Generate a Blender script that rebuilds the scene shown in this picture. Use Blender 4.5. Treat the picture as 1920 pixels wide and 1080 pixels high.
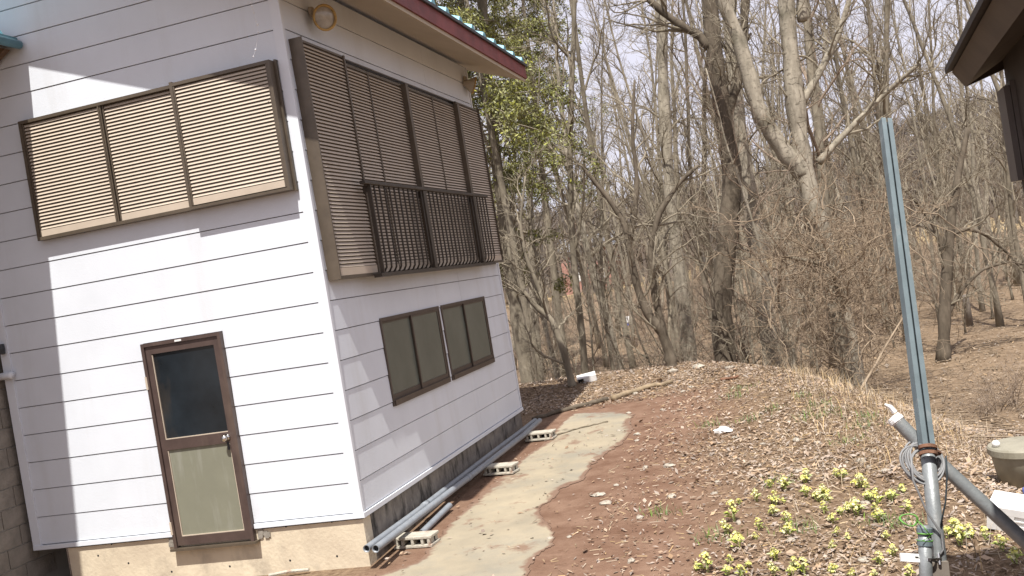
import bpy, math, random
import numpy as np
from mathutils import Matrix, Vector

sc = bpy.context.scene
for o in list(bpy.data.objects):
    bpy.data.objects.remove(o)
R = math.radians

# ------------------------------------------------------------------ camera
def rod(r):
    r = np.array(r, float); t = np.linalg.norm(r) + 1e-12; k = r / t
    K = np.array([[0, -k[2], k[1]], [k[2], 0, -k[0]], [-k[1], k[0], 0]])
    return np.eye(3) + np.sin(t) * K + (1 - np.cos(t)) * K @ K
ROT = rod((-0.03316865, 0.16022308, 0.27182658))
CAM = np.array([14.53891627, -29.63350706, 6.8026806]) * 0.27
FPX = 1865.78
cam_d = bpy.data.cameras.new("camera")
cam_d.sensor_width = 36.0
cam_d.lens = FPX / 1920 * 36
cam_d.clip_start = 0.05
cam_d.clip_end = 3000
cam = bpy.data.objects.new("camera", cam_d)
sc.collection.objects.link(cam)
rx, fy, uz = ROT[:, 0], ROT[:, 1], ROT[:, 2]
M = Matrix.Identity(4)
for i in range(3):
    M[i][0] = rx[i]; M[i][1] = uz[i]; M[i][2] = -fy[i]; M[i][3] = CAM[i]
cam.matrix_world = M
sc.camera = cam

# ------------------------------------------------------------------ sun, sky, exposure
SUN = np.array([0.145, -1.0, 1.95]); SUN /= np.linalg.norm(SUN)
sd_ = bpy.data.lights.new("sun", 'SUN')
sd_.energy = 4.1
sd_.angle = R(0.53)
sd_.color = (1.0, 0.965, 0.915)
sun = bpy.data.objects.new("sun", sd_)
sc.collection.objects.link(sun)
sun.rotation_euler = Vector(SUN).to_track_quat('Z', 'Y').to_euler()
sun.location = (2, -10, 20)
world = bpy.data.worlds.new("World")
sc.world = world
world.use_nodes = True
wn = world.node_tree.nodes; wl = world.node_tree.links
wn.clear()
wo = wn.new('ShaderNodeOutputWorld')
bg = wn.new('ShaderNodeBackground')
sky = wn.new('ShaderNodeTexSky')
sky.sky_type = 'NISHITA'
sky.sun_disc = False
sky.sun_elevation = math.asin(SUN[2])
sky.sun_rotation = math.atan2(SUN[0], SUN[1])
sky.altitude = 600
sky.air_density = 1.0
sky.dust_density = 1.0
sky.ozone_density = 1.0
veil = wn.new('ShaderNodeMixRGB')          # thin white cloud veil over the whole sky
veil.inputs[0].default_value = 0.85
veil.inputs[2].default_value = (9.0, 8.7, 9.9, 1)
wl.new(sky.outputs[0], veil.inputs[1])
wl.new(veil.outputs[0], bg.inputs[0])
bg.inputs[1].default_value = 0.059
wl.new(bg.outputs[0], wo.inputs[0])
sc.view_settings.view_transform = 'Standard'
sc.view_settings.look = 'None'
sc.view_settings.gamma = 1.0
sc.view_settings.use_curve_mapping = False
sc.view_settings.exposure = 0.85

# ------------------------------------------------------------------ pixel helpers (photograph pixels -> rays)
def ray(u, v):
    return ROT @ np.array([(u - 960) / FPX, 1.0, -(v - 540) / FPX])
def at(u, v, d):
    return CAM + ray(u, v) * d
def onx(u, v, x):
    d = ray(u, v); return CAM + d * (x - CAM[0]) / d[0]
def ony(u, v, y):
    d = ray(u, v); return CAM + d * (y - CAM[1]) / d[1]
def onz(u, v, z):
    d = ray(u, v); return CAM + d * (z - CAM[2]) / d[2]

# ------------------------------------------------------------------ noise and terrain
def mk_noise(seed, n=7):
    r = np.random.RandomState(seed)
    a = r.rand(n) * 6.283; f = 0.6 + r.rand(n) * 1.2; ph = r.rand(n) * 6.283
    kx, ky = np.cos(a) * f, np.sin(a) * f
    def fn(x, y):
        s = 0
        for i in range(n):
            s = s + np.sin(kx[i] * x + ky[i] * y + ph[i] + 0.9 * np.sin(0.7 * ky[i] * x - 0.8 * kx[i] * y + ph[i] * 2))
        return s / n * 1.5
    return fn
N1, N2, N3, N4, N5 = [mk_noise(s) for s in (3, 14, 25, 36, 47)]

def edge_pt(u, v):
    d = ray(u, v); t = (CAM[2] + 0.485 - 0.03 * CAM[1]) / (0.03 * d[1] - d[2])
    P = CAM + d * t; return (P[0], P[1])
EDGE = [(-30, 11.5), (-6, 10.8)] + [edge_pt(*q) for q in
        [(982, 724), (1100, 708), (1240, 688), (1350, 681), (1450, 692), (1530, 716), (1600, 752), (1655, 800)]] + \
       [(4.75, 1.9), (5.0, 0.9), (5.45, 0.1), (7.0, -0.6), (14, -1.0), (40, -1.5)]
POLY = np.array(EDGE + [(40, -40), (-30, -40)])
SEG = np.array(EDGE)
def edge_sd(x, y):
    x = np.asarray(x, float); y = np.asarray(y, float)
    d2 = np.full(x.shape, 1e9)
    for a, b in zip(SEG[:-1], SEG[1:]):
        ab = b - a; t = np.clip(((x - a[0]) * ab[0] + (y - a[1]) * ab[1]) / (ab @ ab), 0, 1)
        d2 = np.minimum(d2, (x - a[0] - t * ab[0]) ** 2 + (y - a[1] - t * ab[1]) ** 2)
    ins = np.zeros(x.shape, bool)
    for a, b in zip(POLY, np.roll(POLY, -1, 0)):
        c = ((a[1] > y) != (b[1] > y))
        with np.errstate(divide='ignore', invalid='ignore'):
            ins ^= c & (x < (b[0] - a[0]) * (y - a[1]) / (b[1] - a[1] + 1e-12) + a[0])
    d = np.sqrt(d2)
    return np.where(ins, -d, d)
def sstep(a, b, t):
    t = np.clip((t - a) / (b - a), 0, 1); return t * t * (3 - 2 * t)
def H(x, y):
    x = np.asarray(x, float); y = np.asarray(y, float)
    s = edge_sd(x, y)
    base = -0.485 + 0.03 * np.clip(y, -1, 12)
    lip = 0.07 * np.exp(-((s + 0.5) / 0.8) ** 2) * sstep(1.0, 5.0, y)
    rough = sstep(-0.2, 2.5, x - 1.2) + sstep(6.3, 7.5, y)
    bump = 0.025 * N1(x * 2.2, y * 2.2) * np.clip(rough, 0, 1) + 0.012 * N2(x * 6, y * 6) * np.clip(rough, 0, 1)
    floor = -1.45 + 0.12 * N3(x * 0.35, y * 0.35) + 0.03 * N1(x * 1.6, y * 1.6)
    k = sstep(-0.25, 2.6, s)
    far = np.sqrt((x - 4) ** 2 + (y + 8) ** 2)
    floor = floor + 0.5 * sstep(60, 140, far)
    return (base + lip + bump) * (1 - k) + floor * k
def Hs(x, y):
    return float(H(np.array([x]), np.array([y]))[0])
def gpt(u, v, tmin=2.0, tmax=140.0):
    d = ray(u, v); t = np.exp(np.linspace(math.log(tmin), math.log(tmax), 1500))
    P = CAM[None] + d[None] * t[:, None]
    hit = P[:, 2] < H(P[:, 0], P[:, 1])
    i = int(np.argmax(hit)) if hit.any() else len(t) - 1
    p = P[i].copy(); p[2] = Hs(p[0], p[1]); return p

# ------------------------------------------------------------------ mesh builder
class MB:
    def __init__(s): s.v = []; s.q = []; s.t = []; s.n = 0; s.poly = []
    def add(s, V, Q=None, T=None):
        V = np.asarray(V, float).reshape(-1, 3)
        if Q is not None and len(Q): s.q.append(np.asarray(Q, int).reshape(-1, 4) + s.n)
        if T is not None and len(T): s.t.append(np.asarray(T, int).reshape(-1, 3) + s.n)
        s.v.append(V); s.n += len(V); return s
    def box(s, a, b, top=None):
        (x0, y0, z0), (x1, y1, z1) = a, b
        return s.add([(x0, y0, z0), (x1, y0, z0), (x1, y1, z0), (x0, y1, z0), (x0, y0, z1), (x1, y0, z1), (x1, y1, z1), (x0, y1, z1)],
                     [(0, 3, 2, 1), (4, 5, 6, 7), (0, 1, 5, 4), (1, 2, 6, 5), (2, 3, 7, 6), (3, 0, 4, 7)])
    def hexa(s, P):
        return s.add(P, [(0, 3, 2, 1), (4, 5, 6, 7), (0, 1, 5, 4), (1, 2, 6, 5), (2, 3, 7, 6), (3, 0, 4, 7)])
    def tube(s, P, r, n=6, cap=True):
        P = np.asarray(P, float); k = len(P)
        r = np.full(k, r, float) if np.isscalar(r) else np.asarray(r, float)
        T = np.gradient(P, axis=0); T /= np.linalg.norm(T, axis=1)[:, None] + 1e-12
        ref = np.array([0.31, 0.23, 0.92]) if abs(T[0][2]) < 0.75 else np.array([0.95, 0.2, 0.1])
        U = np.cross(T, ref); U /= np.linalg.norm(U, axis=1)[:, None] + 1e-12
        W = np.cross(T, U)
        a = np.arange(n) * 2 * math.pi / n
        V = (P[:, None] + r[:, None, None] * (np.cos(a)[None, :, None] * U[:, None] + np.sin(a)[None, :, None] * W[:, None])).reshape(-1, 3)
        i = np.arange(k - 1)[:, None] * n; j = np.arange(n)[None]; j2 = (j + 1) % n
        Q = np.stack([i + j, i + j2, i + n + j2, i + n + j], -1).reshape(-1, 4)
        T3 = []
        if cap:
            V = np.vstack([V, P[:1], P[-1:]]); c0 = k * n; c1 = c0 + 1
            T3 = [(c0, (q + 1) % n, q) for q in range(n)] + [(c1, (k - 1) * n + q, (k - 1) * n + (q + 1) % n) for q in range(n)]
        return s.add(V, Q, T3)
    def lathe(s, o, prof, n=24, axis=(0, 0, 1)):
        ax = np.array(axis, float); ax /= np.linalg.norm(ax)
        u = np.cross(ax, (0.3, 0.9, 0.1) if abs(ax[1]) < 0.9 else (1, 0, 0)); u /= np.linalg.norm(u); w = np.cross(ax, u)
        a = np.arange(n) * 2 * math.pi / n; o = np.array(o, float)
        V = []
        for (r, h) in prof:
            V.append(o + ax * h + r * (np.cos(a)[:, None] * u + np.sin(a)[:, None] * w))
        V = np.vstack(V); k = len(prof)
        i = np.arange(k - 1)[:, None] * n; j = np.arange(n)[None]; j2 = (j + 1) % n
        Q = np.stack([i + j, i + j2, i + n + j2, i + n + j], -1).reshape(-1, 4)
        return s.add(V, Q)
    def mesh(s, name, off=(0, 0, 0), smooth=False):
        V = np.vstack(s.v) - np.asarray(off, float)
        Q = np.vstack(s.q) if s.q else np.zeros((0, 4), int)
        T = np.vstack(s.t) if s.t else np.zeros((0, 3), int)
        me = bpy.data.meshes.new(name)
        me.vertices.add(len(V)); me.vertices.foreach_set('co', V.astype(np.float32).ravel())
        nl = Q.size + T.size
        me.loops.add(nl); me.loops.foreach_set('vertex_index', np.concatenate([Q.ravel(), T.ravel()]).astype(np.int32))
        me.polygons.add(len(Q) + len(T))
        st = np.concatenate([np.arange(len(Q)) * 4, len(Q) * 4 + np.arange(len(T)) * 3]).astype(np.int32)
        me.polygons.foreach_set('loop_start', st)
        me.update(calc_edges=True)
        me.polygons.foreach_set('use_smooth', np.full(len(Q) + len(T), smooth))
        me.validate()
        return me

BASE = {}
def link(name, data, parent=None, loc=(0, 0, 0)):
    o = bpy.data.objects.new(name, data); sc.collection.objects.link(o)
    o.location = loc
    if parent is not None: o.parent = parent
    return o
def tag(o, label=None, cat=None, group=None, kind=None):
    if label: o['label'] = label
    if cat: o['category'] = cat
    if group: o['group'] = group
    if kind: o['kind'] = kind
    return o
def thing(name, label, cat, base, group=None):
    o = link(name, None, None, base); o.empty_display_size = 0.1
    BASE[o.name] = np.array(base, float)
    return tag(o, label, cat, group)
def part(name, mb, m, parent, smooth=False):
    b = BASE[parent.name]
    me = mb.mesh(name, b, smooth); me.materials.append(m)
    o = link(name, me, parent); BASE[o.name] = b
    return o
def single(name, mb, m, base=(0, 0, 0), smooth=False):
    me = mb.mesh(name, base, smooth); me.materials.append(m)
    return link(name, me, None, base)
def struct(name, mb, m, smooth=False):
    return tag(single(name, mb, m, smooth=smooth), kind='structure')
def bevel(o, w=0.004, seg=2):
    b = o.modifiers.new("bevel", 'BEVEL'); b.width = w; b.segments = seg; b.limit_method = 'ANGLE'; b.angle_limit = R(40)
    return o

# ------------------------------------------------------------------ materials
def mat(name, c, rough=0.7, var=0.25, scale=6.0, bump=0.0, bscale=40.0, metal=0.0, c2=None, spec=0.4, island=0.0, stretch=None, detail=4, coat=0.0):
    m = bpy.data.materials.new(name); m.use_nodes = True
    n = m.node_tree.nodes; l = m.node_tree.links
    b = n['Principled BSDF']
    b.inputs['Roughness'].default_value = rough; b.inputs['Metallic'].default_value = metal
    b.inputs['Specular IOR Level'].default_value = spec
    tc = n.new('ShaderNodeTexCoord'); mp = n.new('ShaderNodeMapping')
    l.new(tc.outputs['Object'], mp.inputs[0])
    if stretch: mp.inputs['Scale'].default_value = stretch
    nz = n.new('ShaderNodeTexNoise'); nz.inputs['Scale'].default_value = scale; nz.inputs['Detail'].default_value = detail
    nz.inputs['Roughness'].default_value = 0.62
    l.new(mp.outputs[0], nz.inputs['Vector'])
    rp = n.new('ShaderNodeValToRGB')
    lo = [max(0, x * (1 - var)) for x in c]; hi = [min(1, x * (1 + var)) for x in (c2 or c)]
    if c2: lo = list(c); hi = list(c2)
    rp.color_ramp.elements[0].position = 0.32; rp.color_ramp.elements[1].position = 0.68
    rp.color_ramp.elements[0].color = (*lo, 1); rp.color_ramp.elements[1].color = (*hi, 1)
    l.new(nz.outputs[0], rp.inputs[0])
    out = rp.outputs[0]
    if island > 0:
        g = n.new('ShaderNodeNewGeometry'); hs = n.new('ShaderNodeHueSaturation')
        mr = n.new('ShaderNodeMapRange'); mr.inputs[3].default_value = 1 - island; mr.inputs[4].default_value = 1 + island
        l.new(g.outputs['Random Per Island'], mr.inputs[0]); l.new(mr.outputs[0], hs.inputs['Value'])
        ma = n.new('ShaderNodeMath'); ma.operation = 'MULTIPLY'; ma.inputs[1].default_value = 7.31
        fr = n.new('ShaderNodeMath'); fr.operation = 'FRACT'; m2 = n.new('ShaderNodeMapRange'); m2.inputs[3].default_value = 0.6; m2.inputs[4].default_value = 1.25
        l.new(g.outputs['Random Per Island'], ma.inputs[0]); l.new(ma.outputs[0], fr.inputs[0]); l.new(fr.outputs[0], m2.inputs[0]); l.new(m2.outputs[0], hs.inputs['Saturation'])
        l.new(out, hs.inputs['Color']); out = hs.outputs[0]
    l.new(out, b.inputs['Base Color'])
    if bump > 0:
        n2 = n.new('ShaderNodeTexNoise'); n2.inputs['Scale'].default_value = bscale; n2.inputs['Detail'].default_value = 5
        l.new(mp.outputs[0], n2.inputs['Vector'])
        bp = n.new('ShaderNodeBump'); bp.inputs['Strength'].default_value = bump; bp.inputs['Distance'].default_value = 0.02
        l.new(n2.outputs[0], bp.inputs['Height']); l.new(bp.outputs[0], b.inputs['Normal'])
    m['ramp'] = rp.name
    return m
def add_stains(m, col, scale, lo, hi, stretch=(1, 1, 1), amount=0.8):
    """wear: a second noise mixes stain colour into the base colour"""
    n = m.node_tree.nodes; l = m.node_tree.links; b = n['Principled BSDF']
    src = b.inputs['Base Color'].links[0].from_socket
    tc = n.new('ShaderNodeTexCoord'); mp = n.new('ShaderNodeMapping'); mp.inputs['Scale'].default_value = stretch
    nz = n.new('ShaderNodeTexNoise'); nz.inputs['Scale'].default_value = scale; nz.inputs['Detail'].default_value = 6; nz.inputs['Roughness'].default_value = 0.65
    l.new(tc.outputs['Object'], mp.inputs[0]); l.new(mp.outputs[0], nz.inputs['Vector'])
    mr = n.new('ShaderNodeMapRange'); mr.inputs[1].default_value = lo; mr.inputs[2].default_value = hi; mr.inputs[4].default_value = amount
    l.new(nz.outputs[0], mr.inputs[0])
    mx = n.new('ShaderNodeMixRGB'); l.new(mr.outputs[0], mx.inputs[0]); l.new(src, mx.inputs[1]); mx.inputs[2].default_value = (*col, 1)
    l.new(mx.outputs[0], b.inputs['Base Color'])
    return m

M_side = mat("white_siding", (0.63, 0.66, 0.70), 0.55, 0.04, 1.5, bump=0.09, bscale=70)
add_stains(M_side, (0.46, 0.45, 0.42), 1.4, 0.54, 0.8, (1.6, 1.6, 0.18), 0.4)
M_trim = mat("white_trim", (0.66, 0.685, 0.72), 0.5, 0.03, 2)
M_back = mat("wall_backing", (0.27, 0.26, 0.28), 0.9, 0.1, 3)
M_conc = mat("foundation_concrete", (0.50, 0.42, 0.31), 0.9, 0.18, 2.0, bump=0.2, bscale=30, c2=(0.66, 0.57, 0.42))
add_stains(M_conc, (0.22, 0.19, 0.15), 2.2, 0.52, 0.78, (1, 1, 0.6), 0.8)
M_conc_d = mat("dark_streaked_foundation", (0.13, 0.115, 0.10), 0.95, 0.3, 5.0, bump=0.3, bscale=30, c2=(0.27, 0.24, 0.2))  # side and rear foundation: darker concrete with dark and pale streaks
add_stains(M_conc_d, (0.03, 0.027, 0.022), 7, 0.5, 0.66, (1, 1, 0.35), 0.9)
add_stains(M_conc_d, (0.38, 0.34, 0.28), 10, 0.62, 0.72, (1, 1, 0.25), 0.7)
M_bronze = mat("bronze_aluminium", (0.105, 0.082, 0.058), 0.45, 0.15, 8, metal=0.25, spec=0.5)
M_wframe = mat("brown_window_frame", (0.075, 0.056, 0.043), 0.45, 0.15, 8, spec=0.45)
M_dbronze = mat("dark_bronze", (0.05, 0.04, 0.03), 0.5, 0.15, 8, spec=0.4)
M_door = mat("brown_door_aluminium", (0.085, 0.058, 0.05), 0.42, 0.15, 8, metal=0.2, spec=0.5)
add_stains(M_door, (0.16, 0.12, 0.09), 5, 0.55, 0.75, (1, 1, 0.2), 0.5)
M_slat = mat("beige_slat", (0.47, 0.395, 0.31), 0.5, 0.08, 3, metal=0.0)
M_frost = mat("frosted_glass", (0.125, 0.135, 0.112), 0.22, 0.15, 1.2, spec=0.6)
M_panel = mat("door_panel_glass", (0.20, 0.20, 0.15), 0.25, 0.05, 4, spec=0.5)
add_stains(M_panel, (0.36, 0.36, 0.32), 9, 0.52, 0.8, (1, 1, 0.15), 0.5)
M_dglass = mat("dark_door_glass", (0.013, 0.018, 0.023), 0.16, 0.4, 2.0, spec=0.4)
add_stains(M_dglass, (0.07, 0.05, 0.03), 3.0, 0.56, 0.8, (1, 1, 0.3), 0.6)
M_chrome = mat("worn_chrome", (0.75, 0.74, 0.7), 0.2, 0.1, 20, metal=1.0)
M_soffit = mat("cream_soffit", (0.42, 0.36, 0.28), 0.7, 0.06, 2)
M_red = mat("red_fascia_paint", (0.18, 0.045, 0.043), 0.6, 0.25, 4)
add_stains(M_red, (0.1, 0.03, 0.03), 8, 0.55, 0.75, (1, 0.3, 1), 0.7)
M_roof = mat("blue_roof_metal", (0.13, 0.27, 0.32), 0.35, 0.12, 3, metal=0.15)
M_rib = mat("pale_blue_roof_rib", (0.17, 0.42, 0.50), 0.4, 0.12, 6)
M_black = mat("dark_roof_edge", (0.03, 0.032, 0.035), 0.5, 0.2, 8)
M_brownwood = mat("brown_soffit_wood", (0.12, 0.075, 0.045), 0.8, 0.25, 5)
M_block = mat("grey_concrete_block", (0.24, 0.215, 0.18), 0.95, 0.2, 7, bump=0.3, bscale=60)
M_mortar = mat("mortar", (0.33, 0.31, 0.27), 0.95, 0.1, 9)
M_cinder = mat("weathered_cinder_block", (0.42, 0.39, 0.32), 0.95, 0.18, 12, bump=0.4, bscale=70)
add_stains(M_cinder, (0.25, 0.11, 0.06), 9, 0.56, 0.7, (1, 1, 1), 0.7)
M_pvc = mat("grey_pvc_pipe", (0.215, 0.235, 0.255), 0.38, 0.12, 9, spec=0.5)
add_stains(M_pvc, (0.34, 0.33, 0.31), 12, 0.55, 0.75, (1, 1, 1), 0.6)
M_hole = mat("painted_hole_shade", (0.02, 0.02, 0.02), 0.9, 0.1, 3)  # near-black colour stands in for the shade inside holes
M_steel = mat("galvanised_pipe", (0.25, 0.265, 0.265), 0.45, 0.14, 14, metal=0.35, bump=0.08, bscale=90)
add_stains(M_steel, (0.36, 0.35, 0.33), 18, 0.56, 0.74, (1, 1, 0.4), 0.6)
M_blueg = mat("blue_grey_channel", (0.145, 0.182, 0.195), 0.5, 0.12, 12, metal=0.2)
add_stains(M_blueg, (0.33, 0.34, 0.33), 16, 0.58, 0.75, (1, 1, 0.3), 0.6)
M_rust = mat("rusty_steel", (0.17, 0.085, 0.05), 0.85, 0.4, 40)
M_slot = mat("dark_slot", (0.03, 0.04, 0.045), 0.8, 0.1, 5)
M_cable = mat("grey_cable", (0.20, 0.20, 0.20), 0.5, 0.1, 10, island=0.6)
M_green = mat("green_wire", (0.13, 0.32, 0.06), 0.45, 0.1, 10)
M_white = mat("white_plastic", (0.72, 0.71, 0.69), 0.5, 0.06, 8)
M_blueplastic = mat("blue_plastic", (0.10, 0.13, 0.38), 0.5, 0.1, 8)
M_tub = mat("olive_grey_tub", (0.27, 0.25, 0.19), 0.6, 0.12, 5)
add_stains(M_tub, (0.17, 0.15, 0.1), 4, 0.5, 0.75, (1, 1, 0.4), 0.7)
M_lens = mat("lamp_lens", (0.38, 0.35, 0.30), 0.15, 0.2, 18, spec=0.7)
M_ring = mat("yellowed_ring", (0.42, 0.27, 0.09), 0.5, 0.3, 15)
M_stone = mat("pale_stone", (0.36, 0.32, 0.26), 0.9, 0.3, 12, bump=0.3, bscale=30)
M_dark = mat("dark_brown_siding", (0.038, 0.030, 0.024), 0.7, 0.25, 6)
M_dark2 = mat("dark_brown_soffit", (0.085, 0.066, 0.048), 0.75, 0.15, 5)
M_darkpanel = mat("grey_brown_shutter", (0.10, 0.088, 0.08), 0.6, 0.1, 5)
M_log = mat("old_branch_wood", (0.25, 0.19, 0.12), 0.9, 0.3, 9, bump=0.3, bscale=40)
M_post = mat("weathered_post", (0.2, 0.17, 0.14), 0.9, 0.2, 9)
M_web = mat("cobweb_fluff", (0.7, 0.7, 0.7), 0.9, 0.1, 9)
def bark(name, c, c2, s=7):
    return mat(name, c, 0.92, 0.2, s, bump=0.5, bscale=22, c2=c2, spec=0.2, stretch=(1, 1, 0.35), detail=6)
B_grey = bark("grey_brown_bark", (0.135, 0.115, 0.084), (0.28, 0.243, 0.183))
B_pale = bark("pale_grey_bark", (0.19, 0.165, 0.125), (0.39, 0.345, 0.27), 11)
add_stains(B_pale, (0.09, 0.075, 0.055), 9, 0.56, 0.66, (1, 1, 2.5), 0.85)
add_stains(B_pale, (0.10, 0.09, 0.06), 2.2, 0.5, 0.7, (1, 1, 1), 0.6)
B_dark = bark("dark_bark", (0.07, 0.056, 0.04), (0.165, 0.135, 0.1))
B_twig = bark("twig_bark", (0.165, 0.139, 0.099), (0.295, 0.254, 0.19))
B_redtwig = bark("reddish_twig_bark", (0.165, 0.125, 0.092), (0.29, 0.225, 0.168))
B_vine = bark("tan_vine_bark", (0.17, 0.127, 0.086), (0.32, 0.25, 0.175))
M_leafn = mat("cedar_foliage", (0.13, 0.14, 0.036), 0.7, 0.3, 1.2, c2=(0.29, 0.285, 0.085), island=0.45)
M_litter = mat("dead_leaves", (0.225, 0.155, 0.105), 0.85, 0.35, 1.0, c2=(0.39, 0.295, 0.21), island=0.3)
M_litter2 = mat("wood_floor_leaves", (0.19, 0.135, 0.085), 0.9, 0.3, 0.5, c2=(0.31, 0.235, 0.16), island=0.3)
M_straw = mat("dry_grass_straw", (0.36, 0.27, 0.16), 0.85, 0.3, 1.5, island=0.4)
M_grass = mat("fresh_grass", (0.12, 0.19, 0.045), 0.7, 0.3, 3, island=0.4)
M_bract = mat("yellow_green_bract", (0.50, 0.48, 0.13), 0.65, 0.2, 20, c2=(0.70, 0.66, 0.26), island=0.25)
M_bleaf = mat("butterbur_leaf", (0.28, 0.34, 0.08), 0.7, 0.2, 20, c2=(0.44, 0.48, 0.14), island=0.3)
M_pink = mat("salmon_house_wall", (0.42, 0.22, 0.18), 0.8, 0.1, 2)
M_greyroof = mat("grey_house_roof", (0.2, 0.2, 0.21), 0.7, 0.1, 2)
M_hillwood = mat("far_bare_wood", (0.115, 0.092, 0.072), 0.95, 0.25, 0.08, island=0.35)

# ground material: soil / litter / wood floor by attributes of the terrain
def ground_mat():
    m = bpy.data.materials.new("ground_soil"); m.use_nodes = True
    n = m.node_tree.nodes; l = m.node_tree.links; b = n['Principled BSDF']
    b.inputs['Roughness'].default_value = 0.95; b.inputs['Specular IOR Level'].default_value = 0.15
    g = n.new('ShaderNodeNewGeometry')
    def noise(s, d=6, r=0.65):
        x = n.new('ShaderNodeTexNoise'); x.inputs['Scale'].default_value = s; x.inputs['Detail'].default_value = d; x.inputs['Roughness'].default_value = r
        l.new(g.outputs['Position'], x.inputs['Vector']); return x
    def ramp(src, c1, c2, p1=0.35, p2=0.65):
        r = n.new('ShaderNodeValToRGB'); r.color_ramp.elements[0].position = p1; r.color_ramp.elements[1].position = p2
        r.color_ramp.elements[0].color = (*c1, 1); r.color_ramp.elements[1].color = (*c2, 1); l.new(src, r.inputs[0]); return r
    n1 = noise(3.5); n2 = noise(22); n3 = noise(1.2)
    soil = ramp(n1.outputs[0], (0.145, 0.082, 0.053), (0.215, 0.135, 0.092))
    fl = ramp(n2.outputs[0], (0.115, 0.074, 0.045), (0.235, 0.168, 0.108))
    wood = ramp(n1.outputs[0], (0.15, 0.105, 0.066), (0.24, 0.175, 0.115))
    field = ramp(n3.outputs[0], (0.30, 0.22, 0.12), (0.38, 0.29, 0.17))
    def attr(nm):
        a = n.new('ShaderNodeAttribute'); a.attribute_name = nm; return a.outputs['Fac']
    def mix(f, a, c):
        x = n.new('ShaderNodeMixRGB'); l.new(f, x.inputs[0]); l.new(a, x.inputs[1]); l.new(c, x.inputs[2]); return x.outputs[0]
    c = mix(attr('soil'), fl.outputs[0], soil.outputs[0])
    c = mix(attr('woodfloor'), c, wood.outputs[0])
    c = mix(attr('field'), c, field.outputs[0])
    l.new(c, b.inputs['Base Color'])
    bp = n.new('ShaderNodeBump'); bp.inputs['Strength'].default_value = 0.6; bp.inputs['Distance'].default_value = 0.03
    l.new(n2.outputs[0], bp.inputs['Height']); l.new(bp.outputs[0], b.inputs['Normal'])
    return m
M_ground = ground_mat()
M_path = mat("worn_concrete_path", (0.25, 0.216, 0.155), 0.9, 0.15, 1.6, bump=0.12, bscale=50, c2=(0.35, 0.295, 0.205))
add_stains(M_path, (0.20, 0.192, 0.158), 0.9, 0.48, 0.66, (1, 1, 1), 0.7)
add_stains(M_path, (0.19, 0.115, 0.075), 2.4, 0.57, 0.66, (1, 1, 1), 0.85)

# ================================================================== GROUND
def axis(lo, hi, st, far, g=1.16):
    a = list(np.arange(lo, hi + 1e-6, st)); s = st; x = hi
    while x < far: s *= g; x += s; a.append(x)
    s = st; x = lo; b = []
    while x > -far: s *= g; x -= s; b.append(x)
    return np.array(b[::-1] + a)
gx = axis(-4, 8.5, 0.1, 900); gy = axis(-4, 13, 0.1, 900)
X, Y = np.meshgrid(gx, gy)
Z = H(X, Y)
S = edge_sd(X, Y)
nx, ny = len(gx), len(gy)
gm = MB()
i = np.arange(ny - 1)[:, None] * nx + np.arange(nx - 1)[None]
gm.add(np.stack([X, Y, Z], -1).reshape(-1, 3), np.stack([i, i + 1, i + nx + 1, i + nx], -1).reshape(-1, 4))
ground = struct('ground', gm, M_ground, True)
def soil_mask(x, y):
    cx = sstep(0.0, 0.7, x + 0.3) * (1 - sstep(2.3, 3.6, x - 0.12 * (3 - y) + 0.5 * N1(x * 1.4, y * 1.4)))
    cy = 1 - sstep(6.6, 7.7, y + 0.5 * N2(x * 1.5, y * 1.5))
    return np.clip(cx * cy, 0, 1)
dist = np.sqrt((X - 4) ** 2 + (Y + 8) ** 2)
for nm, val in (('soil', soil_mask(X, Y)), ('woodfloor', sstep(0.4, 2.5, S)),
                ('field', sstep(95, 105, dist) * (1 - sstep(185, 200, dist)))):
    a = ground.data.attributes.new(nm, 'FLOAT', 'POINT')
    a.data.foreach_set('value', val.astype(np.float32).ravel())

# far hill
def hill():
    mb = MB(); us = np.linspace(-2600, 4200, 160); ds = np.array([150, 175, 200, 230, 262, 300, 380, 520])
    px = np.interp(us, [-2600, 700, 1000, 1300, 1500, 1700, 1800, 1900, 2100, 4200], [95, 80, 78, 84, 96, 132, 152, 166, 185, 210])
    V = []
    for d in ds:
        k = float(sstep(145, 300, d)) if d < 301 else 1.0
        for u, p in zip(us, px):
            vh = 428 - 0.163 * (u - 1489)
            P = at(u, vh, d)
            hgt = CAM[2] + p / FPX * 300 * (1 if d <= 300 else 1.02) + 1.5 * math.sin(u * 0.02) + 0.8 * math.sin(u * 0.057 + d)
            P[2] = -2.5 * (1 - k) + hgt * k
            V.append(P)
    n = len(us); i = np.arange(len(ds) - 1)[:, None] * n + np.arange(n - 1)[None]
    mb.add(V, np.stack([i, i + 1, i + n + 1, i + n], -1).reshape(-1, 4))
    return mb
M_hill = mat("hill_slope", (0.10, 0.080, 0.06), 0.95, 0.2, 0.05, bump=0.6, bscale=0.5, c2=(0.17, 0.14, 0.105))
struct('hill', hill(), M_hill, True)

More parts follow.
